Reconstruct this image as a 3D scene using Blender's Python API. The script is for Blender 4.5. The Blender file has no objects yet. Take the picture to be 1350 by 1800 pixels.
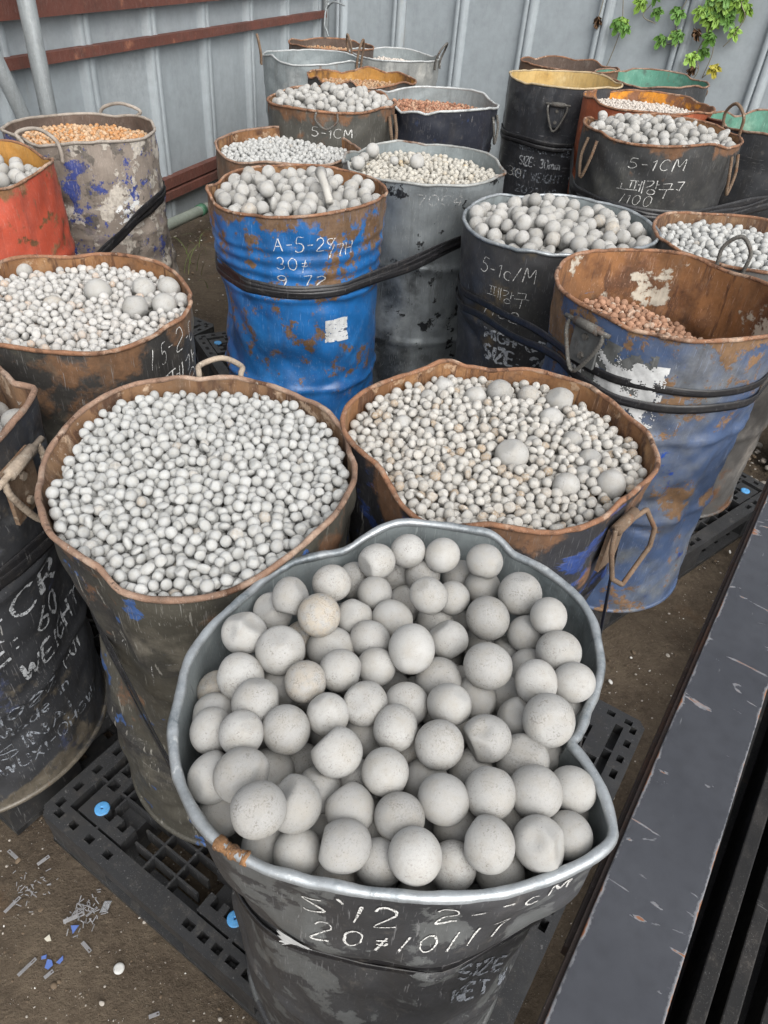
import bpy, math, random
import numpy as np
from mathutils import Matrix, Vector, Euler

# ------------------------------------------------------------------ camera
sc = bpy.context.scene
CAMZ = 1.79
cam_d = bpy.data.cameras.new('camera')
cam = bpy.data.objects.new('camera', cam_d)
sc.collection.objects.link(cam)
cam_d.sensor_fit = 'HORIZONTAL'; cam_d.sensor_width = 36.0; cam_d.lens = 36.0 * 1260 / 1350
cam_d.clip_start = 0.02; cam_d.clip_end = 600
PITCH, ROLL = math.radians(39.24), math.radians(5.146)
fw = Vector((0, math.cos(PITCH), -math.sin(PITCH)))
up0 = Vector((0, math.sin(PITCH), math.cos(PITCH)))
rt0 = Vector((1, 0, 0))
right = rt0 * math.cos(ROLL) + up0 * math.sin(ROLL)
upv = up0 * math.cos(ROLL) - rt0 * math.sin(ROLL)
M = Matrix((right, upv, -fw)).transposed().to_4x4()
M.translation = Vector((0, 0, CAMZ))
cam.matrix_world = M
sc.camera = cam

# ------------------------------------------------------------------ sky and sun (overcast)
SUN_EL, SUN_AZ = math.radians(44), math.radians(155)      # azimuth from +Y towards +X
w = bpy.data.worlds.new('World'); sc.world = w; w.use_nodes = True
nt = w.node_tree; nt.nodes.clear()
sky = nt.nodes.new('ShaderNodeTexSky'); sky.sky_type = 'NISHITA'; sky.sun_disc = False
sky.sun_elevation = SUN_EL; sky.sun_rotation = SUN_AZ
sky.air_density = 1.0; sky.dust_density = 4.0; sky.ozone_density = 1.0
hs = nt.nodes.new('ShaderNodeHueSaturation'); hs.inputs['Saturation'].default_value = 0.22
bg = nt.nodes.new('ShaderNodeBackground'); bg.inputs['Strength'].default_value = 0.125
wo = nt.nodes.new('ShaderNodeOutputWorld')
nt.links.new(sky.outputs[0], hs.inputs['Color']); nt.links.new(hs.outputs[0], bg.inputs[0]); nt.links.new(bg.outputs[0], wo.inputs[0])
sun_d = bpy.data.lights.new('sun', 'SUN'); sun_d.energy = 1.5; sun_d.angle = math.radians(70); sun_d.color = (1.0, 0.965, 0.91)
sun = bpy.data.objects.new('sun', sun_d); sc.collection.objects.link(sun)
sdir = Vector((math.sin(SUN_AZ) * math.cos(SUN_EL), math.cos(SUN_AZ) * math.cos(SUN_EL), math.sin(SUN_EL)))
sun.rotation_euler = sdir.to_track_quat('Z', 'Y').to_euler()
sun.location = sdir * 20
vs = sc.view_settings; vs.view_transform = 'Standard'; vs.look = 'None'; vs.gamma = 1.0; vs.use_curve_mapping = False
vs.exposure = 0.75
sc.cycles.max_bounces = 6; sc.cycles.diffuse_bounces = 4

# ------------------------------------------------------------------ helpers
COL = sc.collection
def tag(o, label=None, cat=None, group=None, kind=None):
    if label: o['label'] = label
    if cat: o['category'] = cat
    if group: o['group'] = group
    if kind: o['kind'] = kind
    return o
def empty(name, loc=(0, 0, 0), rz=0.0):
    o = bpy.data.objects.new(name, None); COL.objects.link(o)
    o.location = loc; o.rotation_euler = (0, 0, rz); o.empty_display_size = 0.1
    return o
def mesh_np(name, V, F, mats=(), smooth=True, midx=None, attrs=None):
    """uniform-polygon mesh from numpy arrays"""
    V = np.asarray(V, np.float32); F = np.asarray(F, np.int32)
    me = bpy.data.meshes.new(name); n, k = F.shape
    me.vertices.add(len(V)); me.vertices.foreach_set('co', V.ravel())
    me.loops.add(n * k); me.loops.foreach_set('vertex_index', F.ravel())
    me.polygons.add(n); me.polygons.foreach_set('loop_start', np.arange(0, n * k, k, dtype=np.int32))
    try: me.polygons.foreach_set('loop_total', np.full(n, k, np.int32))
    except Exception: pass
    me.polygons.foreach_set('use_smooth', np.full(n, bool(smooth)))
    if midx is not None: me.polygons.foreach_set('material_index', np.asarray(midx, np.int32))
    if attrs:
        for an, av in attrs.items():
            a = me.attributes.new(an, 'FLOAT', 'POINT'); a.data.foreach_set('value', np.asarray(av, np.float32))
    me.update(calc_edges=True)
    for m in mats: me.materials.append(m)
    return me
def obj(name, me, parent=None, loc=None):
    o = bpy.data.objects.new(name, me); COL.objects.link(o)
    if parent is not None: o.parent = parent
    if loc is not None: o.location = loc
    return o
def join(parts):
    """join (V,F) pieces with equal polygon size"""
    Vs, Fs, n = [], [], 0
    for V, F in parts:
        Vs.append(np.asarray(V, float)); Fs.append(np.asarray(F) + n); n += len(V)
    return np.concatenate(Vs), np.concatenate(Fs)
def grid_faces(nu, nv, wrap=False):
    i = np.arange(nv - 1)[:, None]; j = np.arange(nu if wrap else nu - 1)[None]
    j2 = (j + 1) % nu
    a = i * nu + j; b = i * nu + j2; c = (i + 1) * nu + j2; d = (i + 1) * nu + j
    return np.stack([a, b, c, d], -1).reshape(-1, 4)
BOXF = np.array([[0, 3, 2, 1], [4, 5, 6, 7], [0, 1, 5, 4], [1, 2, 6, 5], [2, 3, 7, 6], [3, 0, 4, 7]])
def boxVF(x0, x1, y0, y1, z0, z1):
    return np.array([[x0, y0, z0], [x1, y0, z0], [x1, y1, z0], [x0, y1, z0], [x0, y0, z1], [x1, y0, z1], [x1, y1, z1], [x0, y1, z1]], float), BOXF
def orient_box(c, ax, ay, az, hx, hy, hz):
    c = np.array(c, float); ax, ay, az = (np.array(a, float) for a in (ax, ay, az))
    V = []
    for sz in (-1, 1):
        for sx, sy in ((-1, -1), (1, -1), (1, 1), (-1, 1)):
            V.append(c + ax * sx * hx + ay * sy * hy + az * sz * hz)
    return np.array(V), BOXF
def tubeVF(P, r, nseg=10, closed=False, cap=True):
    """tube along polyline; r scalar or per point"""
    P = np.asarray(P, float); n = len(P); r = np.broadcast_to(np.asarray(r, float), (n,))
    T = np.roll(P, -1, 0) - np.roll(P, 1, 0) if closed else np.gradient(P, axis=0)
    T /= np.linalg.norm(T, axis=1, keepdims=True) + 1e-12
    a = np.array([0, 0, 1.0]) if abs(T[0][2]) < .9 else np.array([1.0, 0, 0])
    N = np.cross(T[0], a); N /= np.linalg.norm(N)
    Ns = []
    for i in range(n):
        N = N - T[i] * (N @ T[i]); N /= np.linalg.norm(N) + 1e-12; Ns.append(N)
    Ns = np.array(Ns); Bs = np.cross(T, Ns)
    an = np.arange(nseg) * 2 * np.pi / nseg
    V = P[:, None] + r[:, None, None] * (np.cos(an)[None, :, None] * Ns[:, None] + np.sin(an)[None, :, None] * Bs[:, None])
    V = V.reshape(-1, 3)
    F = grid_faces(nseg, n, True)
    if closed:
        # match seam rotation
        last = np.arange(nseg) + (n - 1) * nseg
        f0 = V[(n - 1) * nseg]; k = int(np.argmin(np.linalg.norm(V[:nseg] - f0, axis=1)))
        nx = (np.arange(nseg) + k) % nseg
        F = np.concatenate([F, np.stack([last, np.roll(last, -1), np.roll(nx, -1), nx], -1)])
    elif cap:
        h = nseg // 2; e = (n - 1) * nseg
        q = np.arange(h - 1); ring = np.stack([q, q + 1, nseg - 2 - q, nseg - 1 - q], -1)
        F = np.concatenate([F, ring[:, ::-1], ring + e])
    return V, F
def resample(P, step, closed=False):
    P = np.asarray(P, float)
    if closed: P = np.concatenate([P, P[:1]])
    d = np.r_[0, np.cumsum(np.linalg.norm(np.diff(P, axis=0), axis=1))]
    n = max(2, int(d[-1] / step) + 1); s = np.linspace(0, d[-1], n)
    Q = np.stack([np.interp(s, d, P[:, i]) for i in range(P.shape[1])], -1)
    return Q[:-1] if closed else Q
def spline(P, n=12, closed=False):
    P = np.asarray(P, float)
    Q = np.concatenate([P[-1:], P, P[:2]]) if closed else np.concatenate([2 * P[:1] - P[1:2], P, 2 * P[-1:] - P[-2:-1]])
    out = []
    t = np.linspace(0, 1, n, endpoint=False)[:, None]
    for i in range(1, len(Q) - 2):
        a, b, c, d = Q[i - 1], Q[i], Q[i + 1], Q[i + 2]
        out.append(.5 * ((2 * b) + (c - a) * t + (2 * a - 5 * b + 4 * c - d) * t ** 2 + (3 * b - a - 3 * c + d) * t ** 3))
    out = np.concatenate(out)
    return out if closed else np.concatenate([out, P[-1:]])
def smooth01(x): x = np.clip(x, 0, 1); return x * x * (3 - 2 * x)

# ------------------------------------------------------------------ material helpers
class NT:
    def __init__(s, name):
        s.m = bpy.data.materials.new(name); s.m.use_nodes = True; s.t = s.m.node_tree; s.t.nodes.clear()
        s.out = s.n('ShaderNodeOutputMaterial'); s.b = s.n('ShaderNodeBsdfPrincipled'); s.l(s.b.outputs[0], s.out.inputs[0])
        s.tc = s.n('ShaderNodeTexCoord')
    def n(s, k): return s.t.nodes.new(k)
    def l(s, a, b): s.t.links.new(a, b)
    def set(s, sock, v):
        if hasattr(v, 'is_output') or isinstance(v, bpy.types.NodeSocket): s.l(v, sock)
        else: sock.default_value = v
    def math(s, op, a, b=0.0, clamp=False):
        n = s.n('ShaderNodeMath'); n.operation = op; n.use_clamp = clamp; s.set(n.inputs[0], a); s.set(n.inputs[1], b); return n.outputs[0]
    def mapping(s, vec, scale=(1, 1, 1), loc=(0, 0, 0)):
        n = s.n('ShaderNodeMapping'); s.l(vec, n.inputs[0]); n.inputs['Scale'].default_value = scale; n.inputs['Location'].default_value = loc; return n.outputs[0]
    def noise(s, vec, scale, detail=6, rough=.6, dist=0.0):
        n = s.n('ShaderNodeTexNoise'); s.l(vec, n.inputs['Vector']); n.inputs['Scale'].default_value = scale; n.inputs['Detail'].default_value = detail
        n.inputs['Roughness'].default_value = rough; n.inputs['Distortion'].default_value = dist; return n.outputs['Fac']
    def voro(s, vec, scale, feature='F1'):
        n = s.n('ShaderNodeTexVoronoi'); s.l(vec, n.inputs['Vector']); n.inputs['Scale'].default_value = scale; n.feature = feature; return n
    def ramp(s, fac, lo, hi):
        n = s.n('ShaderNodeMapRange'); n.clamp = True; s.l(fac, n.inputs[0]); n.inputs[1].default_value = lo; n.inputs[2].default_value = hi; return n.outputs[0]
    def mix(s, fac, a, b):
        n = s.n('ShaderNodeMix'); n.data_type = 'RGBA'; s.set(n.inputs[0], fac)
        for sock, v in ((n.inputs[6], a), (n.inputs[7], b)):
            if isinstance(v, tuple): sock.default_value = (*v, 1) if len(v) == 3 else v
            else: s.l(v, sock)
        return n.outputs[2]
    def mixf(s, fac, a, b):
        n = s.n('ShaderNodeMix'); n.data_type = 'FLOAT'; s.set(n.inputs[0], fac); s.set(n.inputs[2], a); s.set(n.inputs[3], b); return n.outputs[0]
    def bump(s, h, strength=.3, dist=.002, normal=None):
        n = s.n('ShaderNodeBump'); s.l(h, n.inputs['Height']); n.inputs['Strength'].default_value = strength; n.inputs['Distance'].default_value = dist
        if normal is not None: s.l(normal, n.inputs['Normal'])
        return n.outputs[0]
    def P(s, **k):
        names = dict(col='Base Color', rough='Roughness', metal='Metallic', normal='Normal', alpha='Alpha', spec='Specular IOR Level', coat='Coat Weight')
        for a, v in k.items():
            sock = s.b.inputs[names[a]]
            if isinstance(v, tuple): sock.default_value = (*v, 1)
            else: s.set(sock, v)
        return s.m
def paint(name, base, layers=(), rough=.5, metal=0.0, var=.25, bump=.25, seed=0, scale0=5.0, grime=1.0):
    """weathered surface: base colour with tonal variation, then masked layers (col, scale, threshold, softness, options)"""
    m = NT(name); co = m.mapping(m.tc.outputs['Object'], loc=(seed * 3.7, seed * 1.3, 0))
    sep = m.n('ShaderNodeSeparateXYZ'); m.l(m.tc.outputs['Object'], sep.inputs[0])
    n0 = m.noise(co, scale0, 8, .65)
    n1 = m.noise(co, scale0 * 9, 5, .7)
    dk = tuple(c * (1 - var) for c in base); lt = tuple(min(1, c * (1 + var)) for c in base)
    col = m.mix(m.ramp(n0, .3, .7), dk, lt)
    col = m.mix(m.math('MULTIPLY', m.ramp(n1, .35, .7), .35), col, tuple(c * .55 for c in base))
    R = m.mixf(m.ramp(n1, .3, .7), rough * .8, min(1, rough * 1.2)); Mt = None
    if metal: Mt = metal
    h = m.math('MULTIPLY', n1, .4)
    for L in layers:
        c, scl, thr, soft = L[:4]; o = L[4] if len(L) > 4 else {}
        v = m.mapping(m.tc.outputs['Object'], scale=o.get('st', (1, 1, 1)), loc=(seed * 2.1 + scl * .37, seed * .7 + thr * 9, scl * .11))
        f = m.noise(v, scl, o.get('det', 7), o.get('ro', .62), o.get('dist', 0.0))
        if 'z' in o:
            z0, z1, k = o['z']; f = m.math('ADD', f, m.math('MULTIPLY', m.ramp(sep.outputs[2], z0, z1), k))
        mask = m.ramp(f, thr, thr + soft)
        if 'op' in o: mask = m.math('MULTIPLY', mask, o['op'])
        cc = c
        if o.get('var', .3):
            cc = m.mix(m.ramp(m.noise(v, scl * 5 + 20, 4, .7), .3, .7), tuple(x * (1 - o.get('var', .3)) for x in c), tuple(min(1, x * (1 + o.get('var', .3))) for x in c))
        col = m.mix(mask, col, cc)
        if 'rough' in o: R = m.mixf(mask, R, o['rough'])
        if 'metal' in o: Mt = m.mixf(mask, Mt if Mt is not None else 0.0, o['metal'])
        h = m.math('ADD', h, m.math('MULTIPLY', mask, o.get('h', .5)))
    gm = m.ramp(m.noise(m.mapping(m.tc.outputs['Object'], scale=(7, 7, .9), loc=(seed, seed * 2.3, 0)), 3.0, 8, .7), .50, .75)
    col = m.mix(m.math('MULTIPLY', gm, .45 * grime), col, (.045, .040, .034))
    ds = m.ramp(m.noise(m.mapping(m.tc.outputs['Object'], loc=(seed * 5.1, 0, seed)), 38, 8, .78), .56, .74)
    col = m.mix(m.math('MULTIPLY', ds, .30 * grime), col, (.26, .235, .20))
    for sr, (rot, thr_s) in enumerate((((.5, .3, .2), .665), ((-.4, .6, .9), .675), ((.1, -.1, 0), .685))):
        mp_ = m.n('ShaderNodeMapping'); m.l(m.tc.outputs['Object'], mp_.inputs[0]); mp_.inputs['Rotation'].default_value = rot; mp_.inputs['Scale'].default_value = (150, 150, 7); mp_.inputs['Location'].default_value = (seed * 1.7, sr * 3.1, seed)
        sm = m.math('MULTIPLY', m.ramp(m.noise(mp_.outputs[0], 2.4, 2, .5), thr_s, thr_s + .02), m.ramp(m.noise(co, 4.5 + sr, 3, .6), .44, .58))
        col = m.mix(m.math('MULTIPLY', sm, .55 * grime), col, tuple(min(.55, .16 + c * 1.2) for c in base)); h = m.math('ADD', h, m.math('MULTIPLY', sm, .4))
    h = m.math('ADD', h, m.math('MULTIPLY', n0, 1.2)); h = m.math('ADD', h, m.math('MULTIPLY', m.noise(co, 120, 3, .6), .35))
    m.P(col=col, rough=R, normal=m.bump(h, bump, .0030))
    if Mt is not None: m.P(metal=Mt)
    return m.m
def ball_mat(name, base, speck=(.12, .10, .08), speck_amt=.60, tint=(.55, .38, .22), tint_amt=0.0, use_attr=False, scale=1.0, var=.16, sp_scale=13.0, bd=.0010):
    """dusty worn steel ball; per-ball tone from the object's random value or the mesh attribute"""
    m = NT(name)
    if use_attr:
        a = m.n('ShaderNodeAttribute'); a.attribute_name = 'rnd'; rnd = a.outputs['Fac']
        co = m.tc.outputs['Object']; S = 1 / scale
    else:
        oi = m.n('ShaderNodeObjectInfo'); rnd = oi.outputs['Random']
        mp = m.n('ShaderNodeVectorMath'); mp.operation = 'ADD'; m.l(m.tc.outputs['Object'], mp.inputs[0])
        cb = m.n('ShaderNodeCombineXYZ'); m.l(m.math('MULTIPLY', rnd, 37.0), cb.inputs[0]); m.l(m.math('MULTIPLY', rnd, 91.0), cb.inputs[1]); m.l(cb.outputs[0], mp.inputs[1])
        co = mp.outputs[0]; S = 1.0
    wn = m.n('ShaderNodeTexWhiteNoise'); wn.noise_dimensions = '1D'; m.l(m.math('MULTIPLY', rnd, 977.0), wn.inputs['W'])
    r2 = wn.outputs['Value']
    col = m.mix(rnd, tuple(c * (1 - var) for c in base), tuple(min(.9, c * (1 + var)) for c in base))
    big = m.noise(co, 1.3 * S, 4, .6)
    col = m.mix(m.math('MULTIPLY', m.ramp(big, .42, .68), .45), col, tuple(c * k for c, k in zip(base, (.86, .80, .70))))
    if tint_amt > 0:
        tm = m.ramp(r2, 1 - tint_amt, 1 - tint_amt + .08)
        pm = m.ramp(m.noise(co, 2.2 * S, 5, .65), .36, .56)
        col = m.mix(m.math('MULTIPLY', tm, pm), col, tint)
    sp = m.noise(co, sp_scale * S, 3, .6)
    spm = m.ramp(m.math('ADD', sp, m.math('MULTIPLY', m.math('SUBTRACT', r2, .5), .10)), speck_amt, speck_amt + .05)
    blot = m.ramp(m.noise(co, 2.4 * S, 4, .6), .42, .66)
    col = m.mix(m.math('MULTIPLY', m.math('MULTIPLY', spm, blot), .5), col, speck)
    fine = m.noise(co, 34 * S, 4, .75)
    col = m.mix(m.math('MULTIPLY', m.ramp(fine, .47, .70), .38), col, tuple(c * .6 for c in base))
    h = m.math('SUBTRACT', m.math('ADD', m.math('MULTIPLY', fine, .5), m.math('MULTIPLY', m.noise(co, 8 * S, 4, .6), .8)), m.math('MULTIPLY', spm, .5))
    m.P(col=col, rough=.86, spec=.3, normal=m.bump(h, .5, bd))
    return m.m

# ------------------------------------------------------------------ steel balls: worn shapes and packing
def icosphere(sub):
    t = (1 + 5 ** .5) / 2
    V = [(-1, t, 0), (1, t, 0), (-1, -t, 0), (1, -t, 0), (0, -1, t), (0, 1, t), (0, -1, -t), (0, 1, -t), (t, 0, -1), (t, 0, 1), (-t, 0, -1), (-t, 0, 1)]
    F = [(0, 11, 5), (0, 5, 1), (0, 1, 7), (0, 7, 10), (0, 10, 11), (1, 5, 9), (5, 11, 4), (11, 10, 2), (10, 7, 6), (7, 1, 8), (3, 9, 4), (3, 4, 2), (3, 2, 6), (3, 6, 8), (3, 8, 9), (4, 9, 5), (2, 4, 11), (6, 2, 10), (8, 6, 7), (9, 8, 1)]
    V = [np.array(v, float) / np.linalg.norm(v) for v in V]
    for _ in range(sub):
        mid = {}; nf = []
        def m(a, b):
            k = (min(a, b), max(a, b))
            if k not in mid:
                p = V[a] + V[b]; V.append(p / np.linalg.norm(p)); mid[k] = len(V) - 1
            return mid[k]
        for a, b, c in F:
            x, y, z = m(a, b), m(b, c), m(c, a); nf += [(a, x, z), (b, y, x), (c, z, y), (x, y, z)]
        F = nf
    return np.array(V), np.array(F)
ICO = {k: icosphere(k) for k in (1, 2, 3)}
def worn(sub, seed, wear=1.0, chip=False):
    rg = np.random.default_rng(seed); V, F = ICO[sub]; P = V.copy()
    # low lumps
    for _ in range(5):
        n = rg.normal(size=3); n /= np.linalg.norm(n); P += V * (rg.uniform(-.035, .035) * np.cos(rg.integers(1, 4) * (V @ n)))[:, None]
    P *= 1 + rg.uniform(-.06, .06, 3) * wear * (1.0 if wear < 1.1 else 1.6)
    nf = rg.choice([1, 2, 2, 3, 3]) if wear > 1.1 else rg.choice([0, 1, 1, 2, 2, 3]) if wear > .5 else rg.choice([0, 0, 1])
    for _ in range(nf):
        n = rg.normal(size=3); n /= np.linalg.norm(n); d = rg.uniform(.72, .93); kind = rg.random()
        h = P @ n; ex = np.maximum(h - d, 0); soft = .08
        cut = ex - soft * (1 - np.exp(-ex / soft)) * .5
        P -= n * cut[:, None]
        if kind < (.25 if wear < 1.1 else .4):       # dished facet
            lat = np.linalg.norm(P - np.outer(P @ n, n), axis=1); rf = math.sqrt(max(1 - d * d, .05))
            P -= n * (np.where(h > d * .8, .07 * np.exp(-(lat / (rf * .6)) ** 2), 0))[:, None]
    P = P - P.mean(0); P /= np.linalg.norm(P, axis=1).mean() / 1.01
    if chip: P *= (1.15, 1.0, .55)
    return P, F
BIGV = [mesh_np('worn_ball_mesh', *worn(3, 100 + i, 1.0 if i % 3 else .4), smooth=True) for i in range(16)]
def smallV(sub, i): return worn(sub, 300 + i, 1.3, i in (5, 11))
SMALLM = [mesh_np('worn_small_ball_mesh', *smallV(2, i), smooth=True) for i in range(14)]
PV = {s: [smallV(s, i) for i in range(14)] for s in (1, 2)}

def rand_rots(rg, n):
    q = rg.normal(size=(n, 4)); q /= np.linalg.norm(q, axis=1, keepdims=True); w_, x, y, z = q.T
    return np.stack([1 - 2 * (y * y + z * z), 2 * (x * y - z * w_), 2 * (x * z + y * w_), 2 * (x * y + z * w_), 1 - 2 * (x * x + z * z), 2 * (y * z - x * w_), 2 * (x * z - y * w_), 2 * (y * z + x * w_), 1 - 2 * (x * x + y * y)], -1).reshape(n, 3, 3)
def pile_mesh(name, balls, sub, mat, seed, flat=False):
    rg = np.random.default_rng(seed); n = len(balls); Rm = rand_rots(rg, n); B = np.asarray(balls)
    Vs, Fs, at, off = [], [], [], 0
    for i in range(n):
        V, F = PV[sub][rg.integers(0, 14)]
        if flat: V = V * rg.uniform(.35, 1.3, 3)
        Vs.append((V @ Rm[i].T) * (B[i, 3] * np.array([1, 1, .6 if flat else 1])) + B[i, :3]); Fs.append(F + off); off += len(V); at.append(np.full(len(V), rg.random()))
    return mesh_np(name, np.concatenate(Vs), np.concatenate(Fs), (mat,), True, attrs={'rnd': np.concatenate(at)})
def pack(rg, rin, surf, r, jit=.08, layers=2.2, pre=(), nmax=4000):
    """drop balls one by one to the lowest free hollow below the heap surface; rin(theta) is the inner wall radius"""
    R = max(rin(np.linspace(-np.pi, np.pi, 90))) + .01; dx = r * .30; n = int(2 * R / dx) + 1
    ax = -R + np.arange(n) * dx; X, Y = np.meshgrid(ax, ax, indexing='ij')
    inside = np.hypot(X, Y) < rin(np.arctan2(Y, X)) - r * 1.02
    SF = surf(X, Y); Hh = SF - layers * 1.55 * r + rg.normal(0, r * .25, SF.shape)
    base_noise = rg.normal(0, r * .10, SF.shape); out = []
    def add(x, y, z, rb, record=True):
        c = rb + r; k = int(c / dx) + 2; i0 = int((x + R) / dx); j0 = int((y + R) / dx)
        a, b, c2, d = max(i0 - k, 0), min(i0 + k + 2, n), max(j0 - k, 0), min(j0 + k + 2, n)
        q = c * c - (X[a:b, c2:d] - x) ** 2 - (Y[a:b, c2:d] - y) ** 2
        np.maximum(Hh[a:b, c2:d], np.where(q > 0, z + np.sqrt(np.maximum(q, 0)), -9), out=Hh[a:b, c2:d])
        if record: out.append((x, y, z, rb))
    for p in pre: add(*p, record=False)
    cost = np.where(inside, 0, 99)
    for _ in range(nmax):
        Cm = Hh - SF + base_noise + cost; k = int(Cm.argmin()); i, j = divmod(k, n)
        if Cm[i, j] > 0: break
        add(X[i, j], Y[i, j], Hh[i, j], r * rg.uniform(1 - jit, 1 + jit * .6))
    return np.array(out)
def visible(balls, origin, pre=()):
    """how much of each ball shows when looking from the camera's side (small z-buffer)"""
    B = np.asarray(balls); A = np.concatenate([B, np.asarray(pre)]) if len(pre) else B
    ctr = A[:, :3].mean(0); d = ctr - origin; d /= np.linalg.norm(d); u = np.cross(d, (0, 0, 1)); u /= np.linalg.norm(u); v = np.cross(u, d)
    pu, pv, pd = A[:, :3] @ u, A[:, :3] @ v, A[:, :3] @ d; r = A[:, 3]; dx = r.min() * .22
    u0, v0 = (pu - r).min(), (pv - r).min(); nu = int(((pu + r).max() - u0) / dx) + 2; nv = int(((pv + r).max() - v0) / dx) + 2
    zb = np.full((nu, nv), 99.); ib = np.full((nu, nv), -1)
    for i in np.argsort(-pd):
        k = int(r[i] / dx); ci = int((pu[i] - u0) / dx); cj = int((pv[i] - v0) / dx)
        a, b = np.mgrid[-k:k + 1, -k:k + 1]; m_ = a * a + b * b <= k * k
        ii = np.clip(ci + a[m_], 0, nu - 1); jj = np.clip(cj + b[m_], 0, nv - 1); z = pd[i] - np.sqrt(np.maximum(r[i] ** 2 - (a[m_] ** 2 + b[m_] ** 2) * dx * dx, 0))
        s = z < zb[ii, jj]; zb[ii[s], jj[s]] = z[s]; ib[ii[s], jj[s]] = i
    c = np.bincount(ib[ib >= 0], minlength=len(A))[:len(B)]
    return c / (np.pi * (B[:, 3] / dx) ** 2)

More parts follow.
